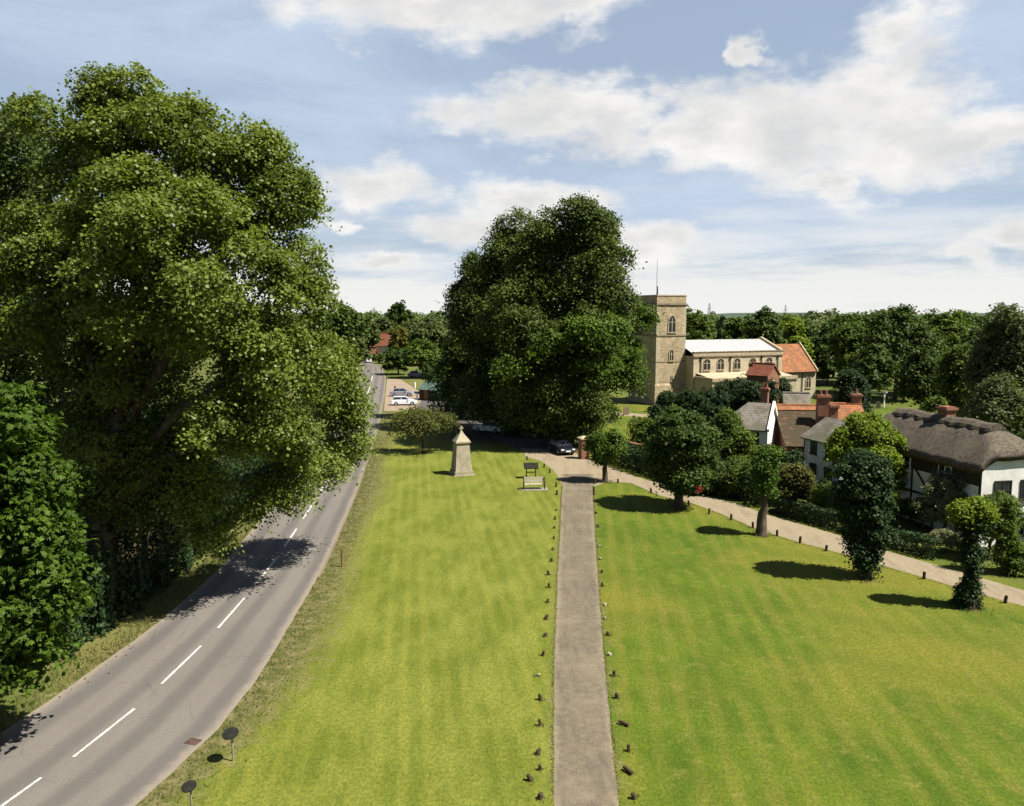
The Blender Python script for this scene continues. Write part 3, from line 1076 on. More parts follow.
# --- big plane tree on the left
b = G(98, 606)
rg = np.random.default_rng(1)
lob = px_lobes(b.y, [(140, 150, 0, 60, 54), (80, 160, 1, 52, 54), (215, 180, 0, 50, 56), (262, 212, 1, 44, 50), (238, 152, 0, 32, 30), (284, 205, 0, 28, 36), (190, 135, -1, 46, 46), (150, 250, -4, 84, 78), (235, 280, -3, 62, 62),
                     (62, 280, 0, 72, 80), (150, 350, 1, 84, 70), (268, 360, -2, 58, 48), (312, 372, 2, 40, 38), (338, 398, 7, 28, 28), (334, 438, 9, 26, 34), (245, 425, -2, 50, 42),
                     (140, 440, 1, 62, 50), (110, 505, 1, 44, 36), (185, 470, 0, 40, 36), (95, 400, 0, 46, 46), (285, 448, 1, 36, 34), (292, 485, 3, 26, 26), (286, 255, 1, 30, 36), (186, 108, 0, 22, 24), (45, 112, 1, 30, 24),
                     (115, 100, 0, 22, 20), (200, 500, 1, 30, 26), (210, 535, 0, 16, 11), (258, 150, 0, 20, 18), (310, 300, 0, 14, 24), (250, 500, 1, 26, 22), (215, 300, -5, 40, 34), (322, 468, 6, 22, 24), (346, 425, 8, 18, 22)], rg)
tree('plane_tree', 'huge spreading plane tree with olive green crown hanging over the road', 'tree', b, lob, 'plane_leaf', 11000, 28, 0.31, 0.165, 21,
     r0=0.85, bark=M['bark'], aspect=0.46, inner=0.06, bump=0.24, low=0.75, limbs=16, shell=(0.62, 1.16), flat=0.42, clump=1.35, cover=1.0)
b = G(-45, 570)
lob = px_lobes(b.y, [(20, 165, 0, 56, 62), (-40, 200, 0, 80, 90), (15, 270, 0, 60, 80), (-60, 330, 0, 90, 90), (10, 380, 0, 70, 80), (-50, 450, 0, 90, 70), (20, 470, 1, 70, 55)], rg)
tree('plane_tree', 'grey green tree at the left edge standing behind the big plane tree', 'tree', b, lob, 'grey_leaf', 2600, 28, 0.42, 0.22, 22, r0=0.7, bark=M['bark'],
     aspect=0.48, bump=0.2, low=0.8, clump=1.2)
# --- horse chestnut in the left foreground
b = G(-12, 742)
lob = px_lobes(b.y, [(4, 422, 0, 48, 52), (-45, 460, 0, 75, 90), (36, 480, -.3, 34, 40), (-8, 545, -.4, 66, 66), (40, 560, -.4, 30, 38), (-55, 600, -.5, 80, 70), (0, 612, -.4, 56, 44), (56, 605, -.3, 28, 20), (30, 640, -.4, 34, 22), (2, 662, -.4, 46, 24)], rg)
tree('horse_chestnut_tree', 'bright green chestnut tree in the left foreground with drooping fan leaves down to the verge', 'tree', b, lob, 'chestnut_leaf', 2300, 16, 0.25, 0.29, 23,
     r0=0.35, palmate=5, inner=0.22, bump=0.15, low=0.9, flat=0.45, shell=(0.62, 1.06), clump=0.62, cover=1.4)

# --- lime trees and chestnut in the centre
b = G(566, 446)
lob = px_lobes(b.y, [(572, 238, 0, 44, 38), (592, 268, 0, 40, 36), (546, 266, 0, 40, 42), (574, 318, 0, 50, 46), (530, 330, 0, 42, 54), (556, 392, 0, 54, 40), (604, 300, 0, 28, 26), (580, 412, 2, 34, 20)], rg)
tree('lime_tree', 'tallest dark green lime tree with domed crown in the middle of the view', 'tree', b, lob, 'lime_leaf', 5200, 26, 0.5, 0.27, 31, r0=0.6,
     group='lime trees beside the church', bump=0.12, inner=0.25, clump=1.9, cover=1.15)
b = G(508, 432)
lob = px_lobes(b.y, [(515, 250, 0, 30, 34), (498, 290, 0, 27, 42), (505, 335, 0, 42, 52), (484, 340, 0, 30, 46), (500, 398, 0, 48, 34), (530, 412, 0, 34, 22)], rg)
tree('lime_tree', 'second tallest lime tree with dark crown just left of the tallest one', 'tree', b, lob, 'lime_leaf', 3000, 26, 0.55, 0.29, 32, r0=0.55,
     group='lime trees beside the church', bump=0.14, inner=0.25, clump=1.9, cover=1.15)
b = G(466, 420)
lob = px_lobes(b.y, [(477, 286, 0, 15, 32), (466, 318, 0, 17, 40), (470, 350, 0, 24, 42), (457, 375, 0, 16, 34)], rg)
tree('lime_tree', 'leftmost and narrowest lime tree of the dark clump beside the church', 'tree', b, lob, 'lime_leaf', 2000, 24, 0.55, 0.30, 33, r0=0.5,
     group='lime trees beside the church', bump=0.16, inner=0.3, clump=1.5, cover=1.3)
b = G(592, 436)
lob = px_lobes(b.y - 3, [(606, 368, -1, 30, 28), (540, 345, -9, 26, 15), (622, 376, 0, 16, 18), (640, 312, 0, 13, 17), (590, 328, -8, 32, 14), (588, 365, -9, 30, 14), (622, 340, 0, 18, 24), (510, 366, -8, 14, 10)], rg)
tree('horse_chestnut_tree', 'lower chestnut tree with bright leaf sprays between lime clump and church tower', 'tree', b, lob, 'churchyard_leaf', 1100, 26, 0.5, 0.30, 34, r0=0.45,
     bump=0.2, inner=0.12, low=0.7, clump=1.7, cover=0.8)

# --- little tree on the green
b = G(423, 453)
lob = px_lobes(b.y, [(427, 424, 0, 24, 14), (408, 428, 0, 18, 11), (444, 422, 0, 16, 12), (420, 415, 0, 22, 9), (400, 420, 1, 12, 8)], rg)
tree('hawthorn_tree', 'small spreading tree with rusty green leaves on the grass near the road', 'tree', b, lob, 'rusty_leaf', 330, 18, 0.30, 0.20, 35, r0=0.13, bump=0.25, inner=0.03, shell=(0.4, 1.1), clump=0.7)

# --- pollards along the track
PG = 'pollarded trees along the track'
b = G(605, 482)
lob = px_lobes(b.y, [(603, 442, 0, 16, 13), (595, 441, 0, 8, 8), (615, 441, 0, 9, 11), (604, 454, 0, 9, 9)], rg)
tree('pollard_tree', 'smallest clipped roadside tree beside the brick gate pier', 'tree', b, lob, 'churchyard_leaf', 520, 24, 0.20, 0.17, 41, r0=0.28, group=PG, bump=0.12, inner=0.4, clump=0.5)
b = G(679, 507)
lob = px_lobes(b.y, [(680, 438, 0, 32, 28), (663, 448, 0, 20, 24), (698, 448, 0, 19, 28), (681, 468, 0, 26, 22), (676, 420, 0, 18, 11)], rg)
tree('pollard_tree', 'wide round dark pollard with dark red car parked behind its trunk', 'tree', b, lob, 'dark_leaf', 1500, 26, 0.24, 0.20, 42, r0=0.36, group=PG, bump=0.12, inner=0.4, clump=0.62)
b = G(761, 535)
lob = px_lobes(b.y, [(768, 459, 0, 12, 11), (765, 474, 0, 9, 13), (771, 466, -.2, 9, 14), (765, 487, 0, 5, 8)], rg)
tree('pollard_tree', 'slim pollard with bare brown trunk and bright green topknot', 'tree', b, lob, 'chestnut_leaf', 520, 24, 0.17, 0.16, 43, r0=0.38, group=PG, bump=0.18, inner=0.35, top_frac=0.7, clump=0.45)
b = G(866, 577)
lob = px_lobes(b.y, [(863, 480, 0, 26, 24), (850, 498, 0, 14, 22), (862, 515, 0, 23, 22), (865, 538, 0, 20, 18), (868, 558, 0, 10, 12), (866, 463, 0, 20, 10), (880, 505, 0, 9, 22), (884, 535, 0, 7, 10)], rg)
tree('pollard_tree', 'stout pollard wrapped in dark ivy right down to the grass', 'tree', b, lob, 'yew_leaf', 1300, 28, 0.18, 0.16, 44, r0=0.3, group=PG, bump=0.12, inner=0.45, low=0.9, clump=0.5)
b = G(969, 607)
lob = px_lobes(b.y, [(970, 506, 0, 11, 8), (980, 507, 0, 10, 8), (964, 511, 0, 7, 7), (986, 513, 0, 5, 8)], rg)
ivl = px_lobes(b.y, [(974, 522, -.1, 14, 13), (970, 537, 0, 10, 15), (972, 554, 0, 9, 15), (971, 572, 0, 8, 9), (969, 590, 0, 7, 9), (968, 602, 0, 9, 6)], rg)
tree('pollard_tree', 'nearest pollard with yellow green top and dark ivy covered trunk at far right', 'tree', b, lob, 'bright_leaf', 520, 26, 0.14, 0.13, 45, r0=0.34, group=PG, bump=0.14, inner=0.35, low=0.9, top_frac=0.8, clump=0.40, ivy=ivl)


# ------------------------------------------------------------------ shrubs, hedges
def shrub(name, label, cat, base, lobes, leaf, n, per, spray, size, seed, **kw):
    kw.setdefault('bump', 0.16)
    kw.setdefault('inner', 0.35)
    kw.setdefault('low', 0.8)
    n, per, spray, size = int(n * 1.5), int(per * 0.8), spray * 0.62, size * 0.85
    kw.setdefault('clump', spray * 2.4)
    return tree(name, label, cat, base, lobes, leaf, n, per, spray, size, seed, r0=kw.pop('r0', 0.1), **kw)


def sh(name, label, cat, px, py, Y, lob, leaf, seed, n=300, per=26, spray=0.4, size=0.22, **kw):
    """shrub from lobes (px,py,rx,ry) all about depth Y"""
    l3 = px_lobes(Y, [(a, b_, 0, c, d) for a, b_, c, d in lob], rg)
    x = P(px, py, Y).x
    return shrub(name, label, cat, Vector((x, Y, 0)), l3, leaf, n, per, spray, size, seed, **kw)


sh('conical_tree', 'loose conical green tree between the wide pollard and the grey roofed house', 'tree', 737, 470, 72,
   [(727, 424, 12, 14), (730, 442, 19, 20), (741, 458, 22, 22), (720, 462, 17, 22)], 'mid_leaf', 51, 700, 30, 0.42, 0.24, r0=0.18)
sh('shrub', 'tall feathery shrub left of the wide pollard by the churchyard grass', 'shrub', 643, 455, 84, [(641, 432, 10, 18), (648, 440, 10, 16), (636, 445, 8, 10)], 'mid_leaf', 52, 220, 26, 0.4, 0.25)
sh('shrub', 'olive brown rounded shrub beside the white cottage wall', 'shrub', 795, 500, 62, [(795, 480, 17, 17), (785, 488, 12, 14), (804, 488, 10, 13)], 'olive_leaf', 53, 500, 30, 0.32, 0.19)
sh('garden_tree', 'yellow green garden tree above the ivy clad pollard in front of the cottages', 'tree', 862, 500, 57.5,
   [(863, 426, 22, 14), (846, 444, 18, 15), (880, 442, 22, 16), (866, 455, 30, 16), (895, 462, 12, 12), (852, 470, 18, 12), (888, 478, 13, 13)], 'bright_leaf', 54, 700, 32, 0.36, 0.22, r0=0.16)
sh('shrub', 'pale flowering rose bush climbing against the thatched cottage front', 'shrub', 945, 515, 52.5,
   [(950, 488, 20, 16), (936, 506, 18, 14), (964, 500, 19, 18), (958, 478, 13, 11)], 'flower_leaf', 55, 620, 28, 0.28, 0.15)
sh('shrub', 'bright green bush at far right edge behind the nearest pollard', 'shrub', 1003, 560, 45, [(1008, 520, 10, 20), (1004, 545, 11, 22), (1014, 565, 14, 20)], 'mid_leaf', 56, 420, 30, 0.24, 0.15)
sh('shrub', 'pale flowered border bush behind the box hedge', 'shrub', 945, 548, 49.3, [(945, 536, 12, 7), (934, 538, 9, 6), (956, 541, 10, 7)], 'flower_leaf', 57, 220, 24, 0.16, 0.10, trunk=False)
sh('shrub', 'small yellow green garden bush beside the ivy clad pollard', 'shrub', 893, 515, 55, [(892, 502, 6, 9)], 'bright_leaf', 58, 90, 24, 0.16, 0.12, trunk=False)
sh('shrub', 'low green garden shrub left of the ivy clad pollard', 'shrub', 826, 510, 60, [(822, 498, 12, 9), (832, 502, 9, 8)], 'bright_leaf', 59, 160, 24, 0.2, 0.14, trunk=False)
sh('shrub', 'dense dark bush right of the wide pollard against the lane hedge', 'shrub', 722, 495, 66, [(722, 478, 24, 20), (745, 485, 20, 18), (706, 470, 14, 20)], 'dark_leaf', 60, 560, 30, 0.36, 0.2)
sh('shrub', 'leafy green bush behind the slim pollard topknot', 'shrub', 742, 490, 64, [(748, 472, 15, 15), (738, 480, 12, 12)], 'mid_leaf', 61, 300, 28, 0.3, 0.18, trunk=False)

sh('shrub', 'dark evergreen bush between mossy roofed house and the slim pollard', 'shrub', 782, 480, 68, [(780, 466, 14, 18), (792, 462, 10, 14), (770, 474, 12, 16)], 'yew_leaf', 62, 360, 26, 0.34, 0.2)
sh('shrub', 'dark leafy bush at the foot of the white cottage wall', 'shrub', 822, 500, 66, [(822, 487, 10, 7), (834, 489, 8, 8)], 'dark_leaf', 63, 160, 24, 0.26, 0.16, trunk=False)
sh('shrub', 'rambling dark shrub in front of the timber framed wall near the porch', 'shrub', 912, 515, 55, [(906, 508, 10, 9), (922, 512, 9, 8)], 'dark_leaf', 64, 200, 24, 0.22, 0.14, trunk=False)
sh('shrub', 'tall loose shrub at the corner of the thatched cottage gable', 'shrub', 990, 530, 47.5, [(996, 508, 14, 16), (986, 525, 11, 16), (1010, 512, 12, 14)], 'mid_leaf', 65, 420, 26, 0.22, 0.14)
sh('shrub', 'dark shrub in the gap right of the churchyard wall', 'shrub', 655, 470, 76, [(655, 456, 12, 14), (646, 464, 9, 10)], 'dark_leaf', 66, 240, 26, 0.34, 0.2)

# clipped yews in front of the church
YEW = [('low rounded yew nearest the foot of the church tower', 668, 404, 11, 12, 112), ('dark clipped yew second from the tower', 688, 402, 12, 12, 110),
       ('dark clipped yew in the middle of the row', 706, 403, 14, 14, 106), ('broad dark yew below the aisle wall', 728, 394, 17, 14, 112),
       ('tall dark yew left of the red gabled house', 748, 390, 14, 16, 112), ('near dark yew above the round pollard', 712, 415, 14, 14, 98),
       ('wide flat topped yew left of the slate roof', 730, 404, 18, 12, 104), ('rounded yew hiding the foot of the red gabled house', 754, 397, 13, 15, 101), ('dark yew right of the red gabled house foot', 770, 394, 9, 12, 101),
       ('small yew at the edge of the churchyard grass', 655, 418, 9, 12, 104)]
for i, (lb, px, py, rx, ry, Y) in enumerate(YEW):
    sc = Y / F
    c = P(px, py, Y)
    lob = [(c.x, c.y, c.z, rx * sc, rx * sc, ry * sc), (c.x, c.y, max(c.z * 0.5, 0.6), rx * sc * 0.95, rx * sc * 0.9, max(c.z * 0.5, 0.6))]
    shrub('yew_bush', lb, 'yew', c, lob, 'yew_leaf', 260, 28, 0.42, 0.26, 70 + i, group='clipped yews below the church', bump=0.07, inner=0.4, shell=(0.86, 1.02))
c = P(780, 394, 116)
shrub('yew_bush', 'domed dark yew against the chancel wall', 'yew', c, [(c.x, c.y, c.z - .3, 1.6, 1.6, 2.7), (c.x, c.y, 1.6, 1.6, 1.6, 1.6)], 'yew_leaf', 420, 28, 0.42, 0.26, 81, bump=0.06, inner=0.4, shell=(0.88, 1.02))
c = P(851, 400, 96)
shrub('yew_tree', 'tall almost black yew column behind the orange tiled roof', 'yew', c, [(c.x, c.y, 3.0, 2.0, 2.0, 3.0), (c.x - .3, c.y, 6.2, 1.6, 1.6, 2.2), (c.x + .5, c.y, 5.0, 1.6, 1.6, 2.4)], 'yew_leaf', 620, 30, 0.45, 0.26, 82, r0=0.25, bump=0.08, inner=0.4)


def hedge(name, label, line, wdt, hgt, leaf, seed, n_per_m=160, size=0.13, base_z=0.0, lumps=0.12):
    rng = np.random.default_rng(seed)
    pts = resample(line, max(3, int(sum((b_ - a_).length for a_, b_ in zip(line[:-1], line[1:])) * 2)))
    A = np.array([tuple(p) for p in pts])
    seg = np.linalg.norm(np.diff(A, axis=0), axis=1)
    cum = np.concatenate([[0], np.cumsum(seg)])
    n = int(cum[-1] * n_per_m)
    s = rng.uniform(0, cum[-1], n)
    x = np.interp(s, cum, A[:, 0])
    y = np.interp(s, cum, A[:, 1])
    tx = np.interp(s + 0.3, cum, A[:, 0]) - np.interp(s - 0.3, cum, A[:, 0])
    ty = np.interp(s + 0.3, cum, A[:, 1]) - np.interp(s - 0.3, cum, A[:, 1])
    ln = np.hypot(tx, ty) + 1e-6
    nx_, ny_ = -ty / ln, tx / ln
    per = rng.random(n) * (2 * hgt + wdt)
    sidev = np.where(per < hgt, -0.5, np.where(per > hgt + wdt, 0.5, (per - hgt) / wdt - 0.5))
    z = np.where(per < hgt, per, np.where(per > hgt + wdt, per - hgt - wdt, hgt))
    lump = 1 + lumps * np.sin(s * 2.1 + 1) + lumps * 0.7 * np.sin(s * 5.3) + rng.normal(size=n) * 0.04
    off = sidev * wdt * lump
    z = np.clip(z * lump - rng.random(n) * 0.12, 0.04, None)
    inn = rng.random(n) < 0.25
    off = np.where(inn, off * rng.random(n), off)
    z = np.where(inn, z * rng.random(n), z)
    p0 = pts[len(pts) // 2]
    PT = np.stack([x + nx_ * off - p0.x, y + ny_ * off - p0.y, z + base_z], 1)
    out = np.stack([nx_ * np.sign(sidev) * (np.abs(sidev) > 0.49), ny_ * np.sign(sidev) * (np.abs(sidev) > 0.49), (np.abs(sidev) <= 0.49) * 1.0 + 0.2], 1)
    nr = unit(out + rng.normal(size=(n, 3)) * 0.55)
    t = thing(name, label, 'hedge', (p0.x, p0.y, 0))
    leaves('foliage', PT, nr, size, rng.random(n) * 0.9, M[leaf], t, 0.42, rng)
    mb = MB()
    step = max(1, len(pts) // 14)
    for p in pts[1:-1:step]:
        mb.tube([(p.x - p0.x, p.y - p0.y, -0.05), (p.x - p0.x + 0.05, p.y - p0.y, hgt * 0.7)], [0.05, 0.02], 6)
    tag(mb.build('stems', M['bark'], t), kind='stuff')
    return t


hedge('box_hedge', 'long clipped box hedge between the gravel track and cottage gardens', [G(772, 511), G(800, 520), G(836, 529), (G(889, 546)), G(938, 560)], 0.9, 1.25, 'yew_leaf', 91, 600, 0.13, lumps=0.05)
hedge('lane_hedge', 'dark overgrown hedge along the shaded part of the track', [G(606, 459), G(640, 472), G(672, 480), G(706, 490), G(745, 499), G(768, 508)], 1.5, 2.1, 'yew_leaf', 92, 420, 0.2)
hedge('shade_fill_hedge', 'tall dark hedge added as the black shade behind the lime tree trunks', [G(436, 411), G(470, 417), G(520, 424), G(560, 424), G(594, 423)], 2.5, 5.0, 'yew_leaf', 95, 260, 0.4, lumps=0.12)  # hedge added to fill the black shade under the lime crowns
hedge('roadside_hedge', 'dark hedge in deep shade under the plane tree along the road', [Vector((at_depth(rl, y) - 2.7, y, 0)) for y in (33, 40, 46, 54, 66, 84)], 1.9, 3.3, 'yew_leaf', 93, 420, 0.26, lumps=0.2)  # made tall and set close in to darken the roadside behind it
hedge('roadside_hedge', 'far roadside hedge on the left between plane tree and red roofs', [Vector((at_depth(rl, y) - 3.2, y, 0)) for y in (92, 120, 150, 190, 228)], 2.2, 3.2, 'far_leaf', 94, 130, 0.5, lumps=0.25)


# ------------------------------------------------------------------ trees further off
def bgtree(label, px, ytop, Y, wpx, leaf, seed, name='broadleaf_tree', group='trees around the churchyard', n=None, conical=False, low_z=1.0, hsplit=3):
    rng = np.random.default_rng(seed)
    sc = (Y + 1.5) / F
    top = P(px, ytop, Y).z
    x = P(px, ytop, Y).x
    wd = wpx * sc / 2
    lob = []
    if conical:
        for k in range(5):
            f = k / 4
            z = top * (0.2 + 0.68 * f)
            lob.append((x + rng.normal() * 0.1, Y, z, wd * (1.0 - 0.78 * f), wd * (1.0 - 0.78 * f), top * 0.14))
    else:
        lob.append((x, Y, top * 0.62, wd * 0.80, wd * 0.8, top * 0.36))
        lob.append((x + rng.uniform(-.25, .25) * wd, Y, top * 0.80, wd * 0.5, wd * 0.5, top * 0.19))
        for k in range(5):
            a = k * 1.257 + rng.uniform(0, 1)
            rr_ = wd * rng.uniform(0.45, 0.6)
            z = top * rng.uniform(0.36, 0.66)
            lob.append((x + math.cos(a) * (wd - rr_) * 1.0, Y + math.sin(a) * (wd - rr_), z, rr_, rr_, top * rng.uniform(0.17, 0.24)))
    size = max(0.26, 2.7 * sc)
    area = sum(l[3] * l[5] * 9 for l in lob)
    ns = n or int(min(1700, max(120, area * 2.4 / (26 * size * size * 0.42) * 1.0)))
    return tree(name, label, 'tree', Vector((x, Y, 0)), lob, leaf, ns, 26, max(0.35, wd * 0.09), size, seed, r0=max(0.2, top * 0.022), group=group, bump=0.16, inner=0.25, low=0.7, limbs=5, clump=max(0.8, wd * 0.24), cover=1.4)


BG = [
    ('bright mid green tree just right of the church tower', 699, 310, 168, 34, 'mid_leaf', 0),
    ('dark pointed conifer rising above the white nave roof', 721, 312, 160, 22, 'yew_leaf', 1),
    ('pale green tree right of the pointed conifer', 738, 316, 172, 30, 'mid_leaf', 0),
    ('round dark tree standing above the middle of the nave roof', 763, 308, 160, 44, 'dark_leaf', 0),
    ('light green tree above the red chancel roof', 793, 316, 168, 40, 'bright_leaf', 0),
    ('dark tree behind the east end of the chancel', 836, 317, 185, 46, 'dark_leaf', 0),
    ('tall dark green tree left of the large central churchyard tree', 858, 318, 150, 50, 'mid_leaf', 0),
    ('largest dark tree behind the churchyard with a spiky top', 900, 306, 138, 84, 'dark_leaf', 0),
    ('light topped green tree right of the largest churchyard tree', 946, 311, 146, 60, 'mid_leaf', 0),
    ('slender pale green tree above the thatched cottage chimney', 962, 342, 100, 40, 'mid_leaf', 0),
    ('dark tree between the thatch chimney and the willow', 985, 322, 120, 44, 'dark_leaf', 0),
    ('big grey green willow filling the right edge above the thatch', 1014, 303, 88, 74, 'willow_leaf', 0),
    ('shrubby olive tree behind the right end of the thatched roof', 1000, 372, 74, 56, 'willow_leaf', 0),
    ('small bright bush like tree just behind the thatched ridge', 934, 398, 82, 26, 'mid_leaf', 0),
    ('dark tree right of the chancel behind the tall yew column', 829, 345, 166, 34, 'dark_leaf', 0),
    ('dark tree low behind the churchyard railings', 872, 345, 128, 46, 'dark_leaf', 0),
    ('deep green tree right of the churchyard clearing', 925, 350, 112, 50, 'dark_leaf', 0),
]
for i, (lb, px, yt, Y, wpx, lf, con) in enumerate(BG):
    bgtree(lb, px, yt, Y, wpx, lf, 200 + i, conical=bool(con), name='conifer_tree' if con else ('willow_tree' if 'willow f' in lb else 'broadleaf_tree'))
for i, (lb, px, yt, Y, wpx) in enumerate([('dark tree added at the left behind the plane trunk to block light', 40, 400, 56, 150), ('second dark tree added behind the plane to block light, nearer the road', 150, 395, 62, 140), ('dark light-blocking tree added beyond the plane beside the left road hedge', 232, 380, 74, 90)]):
    bgtree(lb, px, yt, Y, wpx, 'yew_leaf', 280 + i, group='trees added behind the plane to block light')  # trees added to keep sunlight off the ground behind the hedge
BG2 = [('dark broad tree filling the belt behind the yew column', 846, 315, 172, 64, 'dark_leaf'), ('deep green tree behind the largest churchyard tree on its left', 878, 311, 165, 60, 'mid_leaf'),
       ('dark tree closing the gap left of the willow', 972, 312, 150, 60, 'dark_leaf'), ('dark tree above the gap right of the chancel roof', 808, 320, 190, 46, 'dark_leaf'),
       ('garden tree just outside the right edge beyond the thatched gable', 1075, 400, 62, 90, 'mid_leaf'), ('second garden tree outside the right edge beside the track', 1130, 430, 50, 100, 'mid_leaf'), ('tall tree outside the right edge behind the willow', 1100, 310, 95, 100, 'willow_leaf')]
for i, (lb, px, yt, Y, wpx, lf) in enumerate(BG2):
    bgtree(lb, px, yt, Y, wpx, lf, 260 + i)
BGL = [
    ('dark tree at the left end of the far tree line above plane branches', 325, 308, 235, 44, 'dark_leaf'),
    ('tall rounded dark tree in the far left tree line', 345, 304, 225, 46, 'dark_leaf'),
    ('lower dark tree left of the far red roofs', 368, 316, 250, 24, 'far_leaf'),
    ('lone round topped tree standing highest on the far skyline', 400, 301, 330, 30, 'dark_leaf'),
    ('green tree right of the far red roofs', 382, 317, 300, 32, 'far_leaf'),
    ('golden leaved tree beyond the road bend', 399, 326, 262, 22, 'gold_leaf'),
    ('round dark roadside tree on the far grass beside the road', 398, 346, 196, 32, 'dark_leaf'),
    ('broad green tree right of the round roadside tree', 422, 340, 185, 40, 'mid_leaf'),
    ('tree with hazy green crown next to the lime clump', 430, 318, 230, 46, 'far_leaf'),
    ('rounded tree before the red roofs left of the road', 358, 345, 228, 26, 'far_leaf'),
    ('far tree behind the golden tree on the right', 416, 318, 270, 34, 'far_leaf'),
    ('dark shrubby tree beside the lane left of the lime clump', 437, 358, 150, 26, 'dark_leaf'),
    ('coppery tree half hidden at the foot of the lime clump', 449, 372, 128, 12, 'copper_leaf'),
    ('tree over the road bend at the left', 345, 342, 240, 30, 'mid_leaf'),
    ('bushy tree hiding the walls of the far red roofed houses', 386, 352, 240, 18, 'far_leaf'),
    ('low tree before the far houses next to the road end', 372, 354, 252, 14, 'dark_leaf'),
]
for i, (lb, px, yt, Y, wpx, lf) in enumerate(BGL):
    bgtree(lb, px, yt, Y, wpx, lf, 300 + i, group='trees beyond the road bend')

# far-off wood, one mass
rng = np.random.default_rng(77)
PTS, NRS, TN = [], [], []
for k in range(620):
    a = rng.uniform(-0.75, 0.78)
    d = rng.choice([340, 390, 470, 600, 800], p=[0.2, 0.2, 0.22, 0.2, 0.18]) * rng.uniform(0.95, 1.05)
    if a < -0.02 and d < 420:
        d += 180
    x0, y0 = d * math.sin(a), d * math.cos(a)
    hgt = rng.uniform(7, 14.5) + (d > 450) * rng.uniform(0, 6)
    wd = rng.uniform(5, 9)
    m = 150
    dd = unit(rng.normal(size=(m, 3)))
    dd[:, 2] = np.abs(dd[:, 2]) * 1.0 - 0.25 * rng.random(m)
    rad = rng.uniform(0.75, 1.05, size=(m, 1))
    p = np.array([x0, y0, hgt * 0.55]) + dd * np.array([wd, wd, hgt * 0.46]) * rad
    PTS.append(p)
    NRS.append(unit(dd + np.array([0, 0, 0.6]) + rng.normal(size=(m, 3)) * 0.5))
    TN.append(rng.random() * 0.55 + rng.random(m) * 0.45)
o = leaves('distant_wood', np.concatenate(PTS), np.concatenate(NRS), 2.3, np.concatenate(TN), M['far_leaf'], None, 0.45, rng)
tag(o, 'far off belt of dark woodland along the horizon', 'woodland', kind='stuff')


# ------------------------------------------------------------------ church
def arch_pts(wd, h, n=6, pointed=True):
    """outline of an arched opening, origin at sill centre"""
    hw = wd / 2
    sp = h - wd * (0.85 if pointed else 0.5)
    pts = [(-hw, 0), (hw, 0), (hw, sp)]
    for i in range(1, n):
        f = i / n
        if pointed:
            a = f * math.acos(0.5 / 1.0) if False else f * R(58)
            pts.append((hw - wd * (1 - math.cos(a)), sp + (h - sp) * math.sin(a) / math.sin(R(58))))
        else:
            a = f * math.pi / 2
            pts.append((hw * math.cos(a), sp + (h - sp) * math.sin(a)))
    top = (0, h)
    left = [(-x, z) for x, z in pts[3:]][::-1]
    return pts + [top] + left + [(-hw, sp)]


def arch_window(parent, x, yf, z, wd, h, lights=2, mat=None, glass=None, face='y-', pointed=True, border=0.16):
    """frame proud of the wall with a dark pane behind it; returns the frame"""
    outer = [(u * (wd + 2 * border) / wd, q * (h + border) / h - 0.0) for u, q in arch_pts(wd, h, 6, pointed)]
    inner = arch_pts(wd, h, 6, pointed)
    mb = MB()
    k = len(inner)
    for i in range(k):
        j = (i + 1) % k
        if i == 0:
            continue
        a, b_, c, d = outer[i], outer[j], inner[j], inner[i]
        q = [(a[0], -0.09, a[1]), (b_[0], -0.09, b_[1]), (c[0], -0.09, c[1]), (d[0], -0.09, d[1]),
             (a[0], 0.05, a[1]), (b_[0], 0.05, b_[1]), (c[0], 0.05, c[1]), (d[0], 0.05, d[1])]
        mb.add(q, [(0, 1, 2, 3), (7, 6, 5, 4), (0, 4, 5, 1), (2, 6, 7, 3)])
    mb.box(-wd / 2 - border * 1.5, wd / 2 + border * 1.5, -0.14, 0.04, -0.16, -0.002)
    for i in range(1, lights):
        xx = -wd / 2 + wd * i / lights
        mb.box(xx - 0.06, xx + 0.06, -0.07, 0.03, 0.0, h * 0.86)
    if lights > 1:
        mb.box(-wd / 2, wd / 2, -0.065, 0.028, h * 0.58, h * 0.58 + 0.08)
    fr = mb.build('window', mat or M['trim'], parent)
    fr.location = (x, yf, z)
    fr.rotation_euler = (0, 0, {'y-': 0, 'x-': -math.pi / 2, 'x+': math.pi / 2}[face])
    pm = MB().prism([(u * 0.995, q * 0.995) for u, q in inner], -0.02, 0.02)
    pm.build('pane', glass or M['glass'], fr)
    return fr


